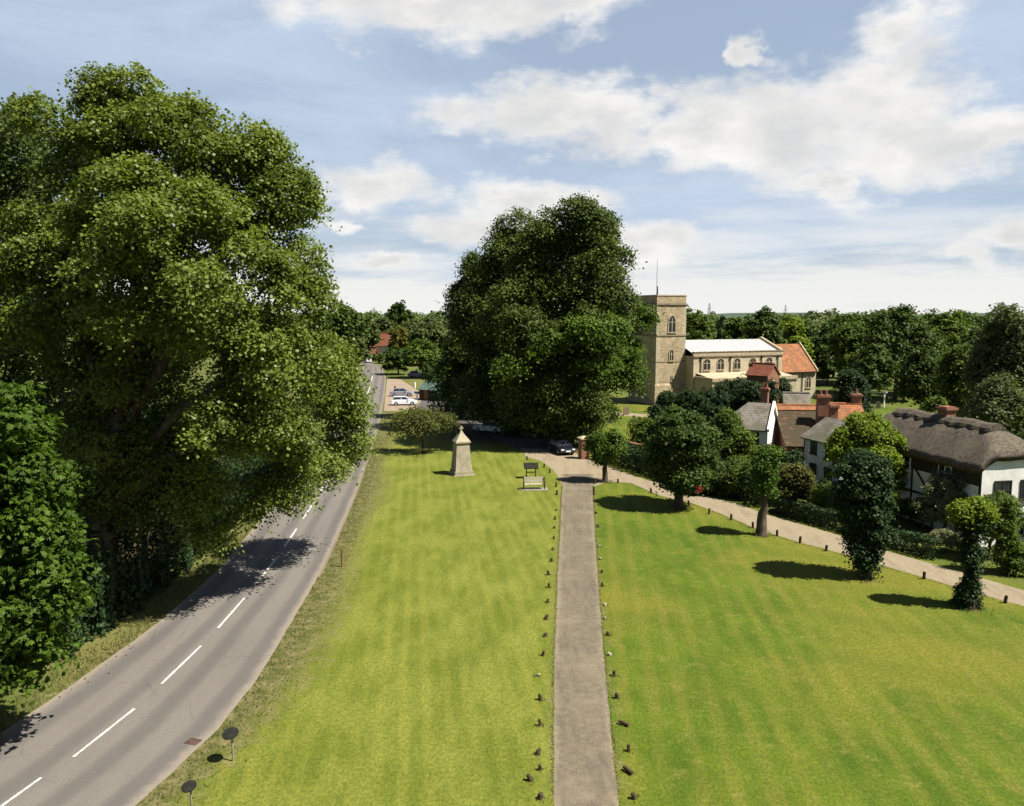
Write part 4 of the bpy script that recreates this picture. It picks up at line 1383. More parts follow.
A_CH = R(22)
O = P(655, 404, 130)
ch = thing('church', 'medieval stone church with square west tower, white nave roof and red tiled chancel', 'church', (O.x, O.y, 0), A_CH)
TW, TD = 5.6, 8.0
mb = MB()
mb.frustum((-0.25, TW + 0.25, -0.25, TD + 0.25), (-0.18, TW + 0.18, -0.18, TD + 0.18), -0.2, 3.2)
mb.frustum((-0.18, TW + 0.18, -0.18, TD + 0.18), (0.0, TW, 0.0, TD), 3.2, 3.5)
mb.box(0.0, TW, 0.0, TD, 3.5, 16.4)
mb.build('tower', M['stone'], ch)
for z0, pr_, hh_ in ((11.25, 0.10, 0.22), (16.3, 0.16, 0.24), (7.0, 0.05, 0.12)):
    mb = MB()
    mb.box(-pr_, TW + pr_, -pr_, 0.02, z0, z0 + hh_)
    mb.box(-pr_, 0.02, 0.02, TD - 0.02, z0, z0 + hh_)
    mb.box(TW - 0.02, TW + pr_, 0.02, TD - 0.02, z0, z0 + hh_)
    mb.box(-pr_, TW + pr_, TD - 0.02, TD + pr_, z0, z0 + hh_)
    mb.build('string_course', M['dark_trim'], ch)
mb = MB()
for (x0, x1, y0, y1) in ((0.02, TW - 0.02, 0.02, 0.42), (0.02, TW - 0.02, TD - 0.42, TD - 0.02), (0.02, 0.42, 0.42, TD - 0.42), (TW - 0.42, TW - 0.02, 0.42, TD - 0.42)):
    mb.box(x0, x1, y0, y1, 16.3, 17.75)
mb.box(0.4, TW - 0.4, 0.4, TD - 0.4, 16.3, 16.6)
par = mb.build('parapet', M['stone'], ch)
mb = MB()
for (x0, x1, y0, y1) in ((-0.05, TW + 0.05, -0.05, 0.46), (-0.05, TW + 0.05, TD - 0.46, TD + 0.05), (-0.05, 0.46, 0.462, TD - 0.462), (TW - 0.46, TW + 0.05, 0.462, TD - 0.462)):
    mb.box(x0, x1, y0, y1, 17.752, 17.93)
mb.build('coping', M['trim'], par)
# quoins: paler corner stones
mb = MB()
rq = random.Random(4)
z = 3.6
while z < 16.0:
    for cxq in (0, TW):
        ln = rq.choice((0.45, 0.7))
        x0, x1 = (-0.012, ln) if cxq == 0 else (TW - ln, TW + 0.012)
        mb.box(x0, x1, -0.014, 0.3, z, z + 0.36)
    z += 0.40
tag(mb.build('quoins', M['pale_stone'], ch), kind='stuff')
arch_window(ch, TW * 0.52, -0.01, 11.9, 1.25, 2.7, 2)
arch_window(ch, TW * 0.52, -0.01, 7.25, 0.72, 1.75, 2, pointed=False, border=0.14)
arch_window(ch, TW * 0.55, -0.01, 3.9, 0.22, 0.9, 1, border=0.1)
arch_window(ch, -0.01, TD * 0.5, 11.9, 1.25, 2.7, 2, face='x-')
arch_window(ch, -0.2, TD * 0.5, 1.0, 1.6, 2.6, 2, face='x-')
mb = MB()
mb.tube([(0.25, 0.3, 17.6), (0.25, 0.3, 19.3)], [0.10, 0.07], 8)
mb.tube([(0.9, 1.6, 16.5), (0.9, 1.6, 23.8)], [0.05, 0.022], 6)
mb.build('flagpole', M['black_metal'], ch)
mb = MB()
mb.frustum((5.62, 7.0, -1.2, 0.0), (5.62, 6.8, -0.8, 0.0), -0.1, 8.0)
# nave
NX0, NX1, NY0, NY1 = TW + 0.0, 23.6, -2.4, 8.6
mb = MB()
mb.box(NX0 + 0.02, NX1, NY0, NY1, -0.2, 8.0)
mb.build('nave_wall', M['pale_stone'], ch)
mb = MB()
mb.box(NX0 - 0.08, NX1 + 0.1, NY0 - 0.12, NY0 + 0.35, 8.002, 8.62)
mb.box(NX0 - 0.08, NX1 + 0.1, NY1 - 0.35, NY1 + 0.12, 8.002, 8.62)
mb.build('nave_parapet', M['trim'], ch)
mb = MB()
mb.box(NX0 - 0.1, NX1 + 0.12, NY0 - 0.17, NY0 + 0.0, 7.88, 8.0)
mb.box(NX0 - 0.1, NX1 + 0.12, NY0 - 0.20, NY0 + 0.38, 8.622, 8.74)
mb.build('nave_string', M['dark_trim'], ch)
ym = (NY0 + NY1) / 2
mb = MB()
mb.slab([(NX0 + 0.03, NY0 + 0.36, 8.5), (NX1 - 0.3, NY0 + 0.36, 8.5), (NX1 - 0.3, ym, 10.45), (NX0 + 0.03, ym, 10.45)], 0.12)
mb.slab([(NX1 - 0.3, NY1 - 0.36, 8.5), (NX0 + 0.03, NY1 - 0.36, 8.5), (NX0 + 0.03, ym, 10.45), (NX1 - 0.3, ym, 10.45)], 0.12)
xx = NX0 + 0.7
while xx < NX1 - 0.6:
    mb.slab([(xx, NY0 + 0.38, 8.56), (xx + 0.07, NY0 + 0.38, 8.56), (xx + 0.07, ym, 10.51), (xx, ym, 10.51)], 0.07)
    xx += 0.75
mb.build('nave_roof', M['lead'], ch)
mb = MB()
mb.prism([(NY0 - 0.05, 8.3), (NY1 + 0.05, 8.3), (NY1 + 0.05, 8.75), (ym, 10.85), (NY0 - 0.05, 8.75)], NX1 - 0.28, NX1 + 0.12, 'x')
mb.build('gable_coping', M['trim'], ch)
for xw in (8.2, 10.9, 14.2, 17.4, 20.8):
    arch_window(ch, xw, NY0 - 0.01, 5.75, 1.25, 1.75, 2, border=0.07, pointed=False)
for i, xw in enumerate((7.0, 12.8, 19.2, 22.6)):
    m2 = MB()
    m2.tube([(xw, NY0 - 0.12, 5.2), (xw, NY0 - 0.12, 7.8)], 0.075, 6)
    m2.box(xw - 0.16, xw + 0.16, NY0 - 0.24, NY0 - 0.02, 7.5, 7.86)
    m2.build('drainpipe', M['black_metal'], ch)
# south aisle
AX0, AX1, AY0 = 5.9, 22.6, -7.2
mb = MB()
mb.box(AX0, AX1, AY0, NY0 - 0.002, -0.2, 4.3)
mb.build('aisle_wall', M['pale_stone'], ch)
mb = MB()
mb.box(AX0 - 0.1, AX1 + 0.1, AY0 - 0.14, AY0 + 0.3, 4.302, 4.75)
mb.box(AX0 - 0.1, AX0 + 0.3, AY0 + 0.302, NY0 - 0.003, 4.302, 4.78)
mb.build('aisle_parapet', M['trim'], ch)
mb = MB()
mb.box(AX0 - 0.12, AX1 + 0.12, AY0 - 0.19, AY0 + 0.0, 4.16, 4.3)
mb.build('aisle_string', M['dark_trim'], ch)
mb = MB()
mb.slab([(AX0 + 0.3, AY0 + 0.3, 4.6), (AX1, AY0 + 0.3, 4.6), (AX1, NY0 - 0.01, 5.25), (AX0 + 0.3, NY0 - 0.01, 5.25)], 0.12)
mb.build('aisle_roof', M['trim'], ch)
for xw in (9.0, 13.0, 17.0, 20.6):
    arch_window(ch, xw, AY0 - 0.01, 1.5, 1.3, 2.1, 2, border=0.14)
arch_window(ch, AX0 - 0.01, (AY0 + NY0) / 2 - 0.2, 1.2, 1.1, 2.1, 2, face='x-')
mb = MB()
for xb in (7.0, 11.0, 15.0, 18.9):
    mb = MB()
    mb.frustum((xb - 0.35, xb + 0.35, AY0 - 0.9, AY0 - 0.002), (xb - 0.35, xb + 0.35, AY0 - 0.4, AY0 - 0.002), -0.1, 3.4)
    mb.build('buttress', M['stone'], ch)
# chancel
KX0, KX1, KY0, KY1 = NX1 + 0.125, 32.0, -1.4, 7.4
mb = MB()
km = (KY0 + KY1) / 2
mb.box(KX0, KX1, KY0, KY1, -0.2, 5.0)
mb.prism([(KY0, 5.0), (KY1, 5.0), (km, 9.2)], KX1 - 0.5, KX1, 'x')
mb.build('chancel_wall', M['pale_stone'], ch)
mb = MB()
mb.slab([(KX0 + 0.01, KY0 - 0.35, 4.82), (KX1 - 0.12, KY0 - 0.35, 4.82), (KX1 - 0.12, km, 9.5), (KX0 + 0.01, km, 9.5)], 0.16)
mb.slab([(KX1 - 0.12, KY1 + 0.35, 4.82), (KX0 + 0.01, KY1 + 0.35, 4.82), (KX0 + 0.01, km, 9.5), (KX1 - 0.12, km, 9.5)], 0.16)
mb.build('chancel_roof', M['red_tile'], ch)
mb = MB()
mb.prism([(KY0 - 0.4, 4.78), (KY0 - 0.4, 5.12), (km, 9.85), (KY1 + 0.4, 5.12), (KY1 + 0.4, 4.78), (km, 9.3)], KX1 - 0.115, KX1 + 0.12, 'x')
mb.build('gable_coping', M['trim'], ch)
mb = MB()
mb.box(KX0, KX1 - 0.13, KY0 - 0.42, KY0 - 0.30, 4.62, 4.76)
mb.tube([(KX0 + 5.2, KY0 - 0.12, 0), (KX0 + 5.2, KY0 - 0.12, 4.7)], 0.07, 6)
mb.build('drainpipe', M['black_metal'], ch)
arch_window(ch, KX0 + 6.6, KY0 - 0.01, 2.0, 0.95, 2.0, 2, border=0.13)
arch_window(ch, KX0 + 2.6, KY0 - 0.01, 2.0, 0.95, 2.0, 2, border=0.13)


# ------------------------------------------------------------------ houses
def rect_window(parent, x, yf, z, wd, h, face='y-', cols=2, rows=2, mat=None, rz=None):
    mb = MB()
    fw = 0.07
    mb.box(-wd / 2, wd / 2, -0.07, 0.04, 0, fw).box(-wd / 2, wd / 2, -0.07, 0.04, h - fw, h)
    mb.box(-wd / 2, -wd / 2 + fw, -0.068, 0.04, fw, h - fw).box(wd / 2 - fw, wd / 2, -0.068, 0.04, fw, h - fw)
    for i in range(1, cols):
        xx = -wd / 2 + wd * i / cols
        mb.box(xx - 0.035, xx + 0.035, -0.062, 0.035, fw, h - fw)
    for i in range(1, rows):
        zz = h * i / rows
        mb.box(-wd / 2 + fw, wd / 2 - fw, -0.055, 0.03, zz - 0.02, zz + 0.02)
    fr = mb.build('window', mat or M['white_paint'], parent)
    fr.location = (x, yf, z)
    fr.rotation_euler = (0, 0, {'y-': 0, 'x-': -math.pi / 2, 'x+': math.pi / 2}[face])
    MB().box(-wd / 2 + 0.03, wd / 2 - 0.03, -0.03, 0.02, 0.03, h - 0.03).build('pane', M['glass'], fr)
    MB().box(-wd / 2 - 0.08, wd / 2 + 0.08, -0.15, 0.03, -0.08, -0.003).build('sill', mat or M['white_paint'], fr)
    return fr


def chimney(parent, x, y, z0, z1, w=0.9, d=0.6, pots=2, name='chimney'):
    mb = MB()
    mb.box(x - w / 2, x + w / 2, y - d / 2, y + d / 2, z0, z1 - 0.35)
    mb.box(x - w / 2 - 0.06, x + w / 2 + 0.06, y - d / 2 - 0.06, y + d / 2 + 0.06, z1 - 0.348, z1 - 0.22)
    mb.box(x - w / 2 - 0.12, x + w / 2 + 0.12, y - d / 2 - 0.12, y + d / 2 + 0.12, z1 - 0.218, z1 - 0.08)
    mb.box(x - w / 2 - 0.03, x + w / 2 + 0.03, y - d / 2 - 0.03, y + d / 2 + 0.03, z1 - 0.078, z1)
    c = mb.build(name, M['brick'], parent)
    for i in range(pots):
        xx = x + (i - (pots - 1) / 2) * w / max(1, pots) * 0.95
        MB().tube([(xx, y, z1 - 0.01), (xx, y, z1 + 0.1), (xx, y, z1 + 0.38), (xx, y, z1 + 0.45)], [0.14, 0.12, 0.10, 0.13], 10).build('chimney_pot', M['brick'], c)
    return c


def gable_house(t, L, Wd, ze, zr, wall, roof, over=0.3, th=0.14, z0=-0.1, gable_coping=None):
    """ridge along local x from 0..L, depth 0..Wd (y), front at y=0"""
    mb = MB()
    mb.box(0, L, 0, Wd, z0, ze)
    mb.prism([(0, ze), (Wd, ze), (Wd / 2, zr - 0.16)], 0, 0.25, 'x')
    mb.prism([(0, ze), (Wd, ze), (Wd / 2, zr - 0.16)], L - 0.25, L, 'x')
    wl = mb.build('wall', wall, t)
    sl = (zr - ze) / (Wd / 2)
    mb = MB()
    e0 = ze - over * sl
    mb.slab([(-over * 0.6, -over, e0 + 0.1), (L + over * 0.6, -over, e0 + 0.1), (L + over * 0.6, Wd / 2, zr + 0.1), (-over * 0.6, Wd / 2, zr + 0.1)], th)
    mb.slab([(L + over * 0.6, Wd + over, e0 + 0.1), (-over * 0.6, Wd + over, e0 + 0.1), (-over * 0.6, Wd / 2, zr + 0.1), (L + over * 0.6, Wd / 2, zr + 0.1)], th)
    x = -over * 0.6
    rf = mb.build('roof', roof, t)
    mb = MB()
    mb.tube([(-over * 0.6, Wd / 2, zr + 0.1), (L + over * 0.6, Wd / 2, zr + 0.1)], 0.12, 8)
    mb.build('ridge_tiles', roof, rf)
    return wl, rf


# axis frame: local x runs along the ridge towards the camera-right end; front (y=0) faces left
def ridge_frame(a, b_):
    d = Vector((b_[0] - a[0], b_[1] - a[1], 0))
    return math.atan2(d.y, d.x), d.length


# red gabled house below the nave
rzD = R(-48)
p = P(747, 372, 107)
hD = thing('village_house', 'small red brick house with steep red gable roof standing before the church', 'house', (p.x, p.y, 0), rzD)
gable_house(hD, 3.1, 2.9, 6.9, 8.2, M['brick'], M['deep_tile'], 0.25)
chimney(hD, -0.1, 1.45, 5.5, 8.2, 0.5, 0.6, 1)
rect_window(hD, 3.11, 1.45, 5.2, 0.7, 0.9, 'x+')
rect_window(hD, 1.6, -0.01, 4.0, 1.0, 1.2)
rect_window(hD, 2.3, -0.01, 1.0, 1.0, 1.3)

# slate roofed house with white gable: ridge end nearest the camera points right
thA = R(-27)
WA, LA, hip = 5.0, 4.6, 2.3
nx_, ny_ = -math.sin(thA), math.cos(thA)
ex_, ey_ = math.cos(thA), math.sin(thA)
ridge_end = (24.7, 75.2)
ox = ridge_end[0] - ex_ * LA - nx_ * WA / 2
oy = ridge_end[1] - ey_ * LA - ny_ * WA / 2
hA = thing('village_house', 'white walled house with grey slate roof and bright white gable end', 'house', (ox, oy, 0), thA)
mb = MB()
mb.box(0, LA, 0, WA, -0.1, 4.4)
mb.prism([(0, 4.4), (WA, 4.4), (WA / 2, 6.3)], LA - 0.3, LA, 'x')
mb.build('wall', M['white'], hA)
mb = MB()
mb.slab([(-0.3, -0.35, 4.25), (LA - 0.02, -0.35, 4.25), (LA - 0.02, WA / 2, 6.5), (hip, WA / 2, 6.5)], 0.14)
mb.slab([(LA - 0.02, WA + 0.35, 4.25), (-0.3, WA + 0.35, 4.25), (hip, WA / 2, 6.5), (LA - 0.02, WA / 2, 6.5)], 0.14)
mb.slab([(-0.3, WA + 0.35, 4.25), (-0.3, -0.35, 4.25), (hip, WA / 2, 6.5)], 0.14)
rfA = mb.build('roof', M['slate'], hA)
mb = MB()
mb.prism([(-0.42, 4.15), (-0.42, 4.42), (WA / 2, 6.74), (WA + 0.42, 4.42), (WA + 0.42, 4.15), (WA / 2, 6.3)], LA - 0.015, LA + 0.20, 'x')
mb.build('barge_board', M['cream'], hA)
chimney(rfA, LA - 0.9, WA / 2 + 0.7, 5.2, 7.9, 0.65, 0.8, 2)
for xw in (1.3, 3.4):
    rect_window(hA, xw, -0.01, 2.9, 0.9, 1.1, 'y-', 2, 2, M['timber'])
    rect_window(hA, xw, -0.01, 0.9, 0.9, 1.2, 'y-', 2, 2, M['timber'])

# mossy tiled house across, with lower roof behind
p = P(772, 405, 78)
hC = thing('village_house', 'low house with broad brown mossy tiled roof and orange ridge', 'house', (25.6, 73.2, 0), R(-4))
mb = MB()
mb.box(0, 5.0, 0.4, 8.0, -0.1, 2.9)
mb.prism([(0.4, 2.9), (8.0, 2.9), (4.6, 5.6)], 0, 0.25, 'x')
mb.prism([(0.4, 2.9), (8.0, 2.9), (4.6, 5.6)], 4.75, 5.0, 'x')
mb.build('wall', M['brick'], hC)
mb = MB()
mb.slab([(-0.3, -0.1, 2.75), (5.3, -0.1, 2.75), (5.3, 4.6, 5.95), (-0.3, 4.6, 5.95)], 0.16)
mb.slab([(5.3, 8.4, 2.75), (-0.3, 8.4, 2.75), (-0.3, 4.6, 5.95), (5.3, 4.6, 5.95)], 0.16)
rfC = mb.build('roof', M['moss_tile'], hC)
mb = MB()
mb.slab([(-0.3, 4.0, 5.66), (5.3, 4.0, 5.66), (5.3, 4.62, 6.09), (-0.3, 4.62, 6.09)], 0.1)
mb.tube([(-0.3, 4.62, 6.06), (5.3, 4.62, 6.06)], 0.13, 8)
mb.build('ridge_tiles', M['red_tile'], rfC)
rect_window(hC, 1.4, 0.39, 1.2, 1.0, 1.1, 'y-', 2, 2, M['timber'])
hC2 = thing('village_house', 'outbuilding with dull purple brown tiled roof behind the mossy roof', 'house', (P(779, 400, 88).x, 86, 0), R(-12))
gable_house(hC2, 2.6, 3.4, 4.7, 6.2, M['brick'], M['slate'], 0.2)
rect_window(hC2, 1.2, -0.01, 2.6, 0.9, 1.0)

# white cottage with orange roof and chimneys
a = (26.1, 70.6)
rz = R(-75)
hB = thing('cottage', 'white two storey cottage with grey front roof and orange tiled roof behind', 'house', (a[0], a[1], 0), rz)
LB, WB = 5.0, 4.6
mb = MB()
mb.box(0, LB, 0, WB, -0.1, 4.1)
mb.prism([(0, 4.1), (WB, 4.1), (WB / 2, 5.5)], 0, 0.3, 'x')
mb.prism([(0, 4.1), (WB, 4.1), (WB / 2, 5.5)], LB - 0.3, LB, 'x')
mb.build('wall', M['white'], hB)
mb = MB()
mb.slab([(-0.25, -0.35, 4.02), (LB + 0.2, -0.35, 4.02), (LB + 0.2, WB / 2, 5.72), (-0.25, WB / 2, 5.72)], 0.14)
mb.slab([(LB + 0.2, WB + 0.35, 4.02), (-0.25, WB + 0.35, 4.02), (-0.25, WB / 2, 5.72), (LB + 0.2, WB / 2, 5.72)], 0.14)
rfB = mb.build('roof', M['slate'], hB)
rect_window(hB, 0.9 + 0.5, -0.01, 2.75, 0.85, 1.05, 'y-', 2, 2, M['timber'])
rect_window(hB, 1.4, -0.01, 0.75, 0.95, 1.15, 'y-', 2, 2, M['timber'])
rect_window(hB, 3.5, -0.01, 2.75, 0.85, 1.05, 'y-', 2, 2, M['timber'])
rect_window(hB, 3.5, -0.01, 0.75, 0.95, 1.15, 'y-', 2, 2, M['timber'])
mb = MB()
mb.tube([(0.15, -0.1, 0), (0.15, -0.1, 4.0)], 0.05, 6)
mb.build('drainpipe', M['black_metal'], hB)
# rear wing with orange tiles, ridge across the view
p = P(824, 404, 76)
hE = thing('cottage', 'brick cottage with bright orange tiled roof between two tall chimneys', 'house', (p.x + 0.2, 73.6, 0), R(-6))
LE, WE = 2.9, 5.0
gable_house(hE, LE, WE, 4.2, 6.3, M['brick'], M['red_tile'], 0.25)
chimney(hE, -0.75, 1.6, 3.0, 7.3, 1.05, 0.8, 2)
chimney(hE, -0.05, 0.6, 3.0, 6.5, 0.65, 0.6, 0)
chimney(hE, LE - 0.3, 2.7, 5.6, 7.35, 0.8, 0.6, 1)
rect_window(hE, 1.5, -0.01, 2.6, 0.9, 1.0)

# thatched cottage
a, b_ = (27.3, 62.6), (30.0, 50.2)
rz, ln = ridge_frame(a, b_)
hT = thing('thatched_cottage', 'long timber framed white cottage under a brown thatched roof with one brick chimney', 'house', (a[0], a[1], 0), rz)
WT = 5.0
ZE, ZR = 5.55, 7.6
mb = MB()
mb.box(0, ln, 0, WT, -0.1, 5.0)
mb.prism([(0, 5.0), (WT, 5.0), (WT * 0.72, 5.8), (WT * 0.28, 5.8)], ln - 0.3, ln, 'x')
mb.prism([(0, 5.0), (WT, 5.0), (WT * 0.72, 5.8), (WT * 0.28, 5.8)], 0, 0.3, 'x')
mb.build('wall', M['white'], hT)
# thatch: a rounded, lumpy shell over the ridge
NS, NP = 46, 22
rt = np.random.default_rng(5)
V, Fq = [], []
xs = np.linspace(-0.6, ln + 0.22, NS)
prof = np.linspace(0, 1, NP)


def thatch_row(x, lift, edge):
    end = min(x + 0.6, ln + 0.22 - x)
    hipd = 2.6
    k = min(1.0, end / hipd)
    row = []
    hwt = WT / 2 + 0.55
    for q in prof:
        s = (q - 0.5) * 2
        yy = WT / 2 + s * hwt
        zz = ZR - (ZR - ZE + 0.35) * abs(s) ** 1.22
        cap = 6.1 + (ZR - 6.1) * k ** 0.8
        zz = min(zz, cap - 0.10 * abs(s))
        zz += 0.045 * math.sin(x * 2.3 + s * 3) + 0.03 * math.sin(x * 5.1 - s * 5)
        row.append((x, yy, zz + lift))
    return row


top = [thatch_row(x, 0, 0) for x in xs]
bot = [[(p_[0], WT / 2 + (p_[1] - WT / 2) * 0.93, p_[2] - 0.42) for p_ in r_] for r_ in top]
mb = MB()
allv = [p_ for r_ in top for p_ in r_] + [p_ for r_ in bot for p_ in r_]
off = NS * NP
fq = []
for i in range(NS - 1):
    for k in range(NP - 1):
        q = i * NP + k
        fq.append((q, q + 1, q + NP + 1, q + NP))
        fq.append((off + q, off + q + NP, off + q + NP + 1, off + q + 1))
    for k in (0, NP - 1):
        q = i * NP + k
        fq.append((q, q + NP, off + q + NP, off + q))
for i in (0, NS - 1):
    for k in range(NP - 1):
        q = i * NP + k
        fq.append((q, q + 1, off + q + 1, off + q))
mb.add(allv, fq)
rfT = mb.build('roof', M['thatch'], hT, smooth=True)
# raised block ridge of the thatch
mb = MB()
V2 = []
xr = np.linspace(1.6, ln - 1.6, 34)
sec = [(-0.75, -0.42), (-0.62, -0.20), (-0.32, 0.02), (0, 0.12), (0.32, 0.02), (0.62, -0.20), (0.75, -0.42)]
prev = None
for i, x in enumerate(xr):
    sc_ = 1.0 + 0.10 * math.sin(x * 6.0)
    zc = ZR + 0.05 + 0.045 * math.sin(x * 2.3)
    row = [(x, WT / 2 + u * sc_, zc + v_ * 1.0) for u, v_ in sec]
    if prev:
        for k in range(len(sec) - 1):
            mb.add([prev[k], prev[k + 1], row[k + 1], row[k]], [(0, 1, 2, 3)])
    else:
        mb.add(row, [tuple(range(len(sec)))])
    prev = row
mb.add(prev, [tuple(range(len(sec)))])
mb.build('ridge', M['thatch'], rfT)
chimney(rfT, ln * 0.50, WT / 2 + 0.1, 6.4, 8.35, 0.85, 0.75, 0)
# timbers on the front (faces left) and the gable
mb = MB()
for x in (0.1, 2.2, 4.4, 6.4, 8.6, 10.8, ln - 0.1):
    mb.box(x - 0.09, x + 0.09, -0.035, 0.02, 0, 3.95)
mb.box(0, ln, -0.032, 0.02, 2.25, 2.42)
mb.box(0, ln, -0.032, 0.02, 0.0, 0.25)
mb.slab([(4.5, -0.04, 2.42), (4.7, -0.04, 2.42), (6.3, -0.04, 3.95), (6.1, -0.04, 3.95)], 0.05)
mb.slab([(8.5, -0.04, 2.42), (8.3, -0.04, 2.42), (6.7, -0.04, 3.95), (6.9, -0.04, 3.95)], 0.05)
mb.build('timber_frame', M['timber'], hT)
MB().box(0.02, ln - 0.02, -0.045, 0.01, 3.952, 5.1).build('upper_wall_band', M['timber'], hT)  # dark band along the upper front wall
rect_window(hT, 5.6, -0.06, 3.75, 1.3, 1.15, 'y-', 2, 2)
rect_window(hT, 4.1 - 0.7, -0.05, 0.9, 1.5, 1.2, 'y-', 3, 2)
rect_window(hT, 9.6, -0.06, 3.8, 1.2, 1.0, 'y-', 2, 2)
rect_window(hT, 7.6, -0.05, 0.9, 1.4, 1.2, 'y-', 3, 2)
rect_window(hT, ln + 0.01, 1.6, 3.0, 1.3, 1.3, 'x+', 2, 2, M['timber'])
rect_window(hT, ln + 0.01, 3.4, 3.0, 0.9, 1.3, 'x+', 1, 2, M['timber'])
rect_window(hT, ln + 0.01, 2.6, 0.6, 1.6, 1.2, 'x+', 3, 2, M['timber'])
mb = MB()
mb.slab([(1.2, -1.3, 2.65), (4.0, -1.3, 2.65), (4.0, -0.02, 3.35), (1.2, -0.02, 3.35)], 0.12)
pr = mb.build('porch_roof', M['deep_tile'], hT)
mb = MB()
mb.box(1.3, 1.42, -1.2, -1.08, 0, 2.6).box(3.78, 3.9, -1.2, -1.08, 0, 2.6)
mb.build('post', M['timber'], pr)
MB().box(2.2, 3.1, -0.06, 0.02, 0.0, 2.05).build('door', M['wood_brown'], hT)

# far houses with red roofs beyond the road bend
FARH = [('far red roofed house with pale gable left of the road end', 362, 345, 262, 9.0, 6.0, 4.2, 7.6, 20, 'red_tile', 'brick'),
        ('far house with bright red roof in the middle of the road end', 381, 346, 268, 8.0, 6.0, 4.4, 8.2, -15, 'deep_tile', 'cream'),
        ('far cottage with brown roof nearest the golden tree', 393, 349, 278, 7.0, 5.5, 4.0, 7.0, 10, 'red_tile', 'brick'),
        ('house roof glimpsed at the left between plane branches', 309, 345, 255, 8.0, 6.0, 4.0, 7.4, 0, 'red_tile', 'brick')]
for lb, px, py, Y, L_, W_, ze, zr, rot, rf_, wl_ in FARH:
    p = P(px, py, Y)
    t = thing('village_house', lb, 'house', (p.x - L_ / 2, Y, 0), R(rot), 'far houses beyond the road bend')
    gable_house(t, L_, W_, ze, zr, M[wl_], M[rf_], 0.3)
    rect_window(t, L_ * 0.3, -0.01, 1.0, 1.1, 1.3)
    rect_window(t, L_ * 0.7, -0.01, 1.0, 1.1, 1.3)
    chimney(t, L_ * 0.85, W_ / 2, zr - 0.6, zr + 1.2, 0.8, 0.6, 1)

# green roofed shed beside the lane
p = G(432, 400)
gs = thing('shed', 'low shed with faded green sheet roof beside the lane', 'shed', (p.x - 2.2, p.y, 0), R(-28))
gable_house(gs, 5.2, 3.4, 1.9, 2.9, M['wood_dark'], M['green_roof'], 0.25, 0.06)
MB().box(1.0, 1.9, -0.05, 0.02, 0, 1.8).build('door', M['wood_brown'], gs)

# ------------------------------------------------------------------ things on the green
# war memorial
p = G(461.5, 474)
wm_ = thing('war_memorial', 'tapering stone memorial pillar with capped top and small cross on the green', 'memorial', (p.x, p.y, 0), R(20))
mb = MB()
mb.box(-1.0, 1.0, -1.0, 1.0, -0.1, 0.06)
mb.box(-0.88, 0.88, -0.88, 0.88, 0.062, 0.40)
mb.build('plinth', M['memorial'], wm_, bevel=0.02)
mb = MB()
mb.frustum((-0.80, 0.80, -0.80, 0.80), (-0.60, 0.60, -0.60, 0.60), 0.402, 3.0)
mb.build('shaft', M['memorial'], wm_, bevel=0.02)
mb = MB()
mb.box(-0.72, 0.72, -0.72, 0.72, 3.002, 3.16)
mb.frustum((-0.70, 0.70, -0.70, 0.70), (-0.20, 0.20, -0.20, 0.20), 3.162, 3.85)
mb.frustum((-0.20, 0.20, -0.20, 0.20), (-0.10, 0.10, -0.10, 0.10), 3.852, 4.05)
mb.build('cap', M['memorial'], wm_, bevel=0.015)
mb = MB()
mb.box(-0.07, 0.07, -0.06, 0.06, 4.052, 4.55)
mb.box(-0.19, 0.19, -0.055, 0.055, 4.28, 4.40)
mb.build('cross', M['memorial'], wm_)

# notice board and bench
p = G(531, 478)
nb = thing('notice_board', 'dark sloping notice board on two thin legs behind the bench', 'notice board', (p.x, p.y, 0), R(4))
for s in (-1, 1):
    MB().box(s * 0.42 - 0.045, s * 0.42 + 0.045, -0.045, 0.045, -0.1, 1.15).build('leg', M['wood_dark'], nb)
MB().slab([(-0.66, -0.42, 0.98), (0.66, -0.42, 0.98), (0.66, 0.36, 1.36), (-0.66, 0.36, 1.36)], 0.07).build('panel', M['black_metal'], nb)
MB().box(-0.44, 0.44, -0.03, 0.03, 0.5, 0.58).build('rail', M['wood_dark'], nb)
p = G(534, 489)
bn = thing('park_bench', 'pale weathered wooden bench with arms on a concrete slab by the path', 'bench', (p.x, p.y, 0), R(3))
MB().box(-1.15, 1.15, -0.75, 0.45, -0.05, 0.05).build('base_slab', M['concrete'], bn)
mb = MB()
for i in range(4):
    mb.box(-0.86, 0.86, -0.40 + i * 0.125, -0.29 + i * 0.125, 0.45, 0.49)
mb.build('seat', M['wood_grey'], bn)
mb = MB()
for i in range(4):
    z = 0.56 + i * 0.12
    y = 0.13 + i * 0.025
    mb.slab([(-0.86, y, z), (0.86, y, z), (0.86, y + 0.022, z + 0.10), (-0.86, y + 0.022, z + 0.10)], -0.03)
mb.build('backrest', M['wood_grey'], bn)
for s in (-1, 1):
    for yy in (-0.38, 0.14):
        MB().box(s * 0.89 - 0.04, s * 0.89 + 0.04, yy - 0.04, yy + 0.04, 0.05, 0.68 if yy < 0 else 1.02).build('leg', M['wood_dark'], bn)
    MB().box(s * 0.89 - 0.05, s * 0.89 + 0.05, -0.46, 0.17, 0.682, 0.72).build('armrest', M['wood_dark'], bn)

# stumps beside the gravel path
ORD = ['first', 'second', 'third', 'fourth', 'fifth', 'sixth', 'seventh', 'eighth', 'ninth', 'tenth', 'eleventh', 'twelfth', 'thirteenth',
       'fourteenth', 'fifteenth', 'sixteenth', 'seventeenth', 'eighteenth', 'nineteenth', 'twentieth', 'twenty-first', 'twenty-second']
rs = random.Random(3)


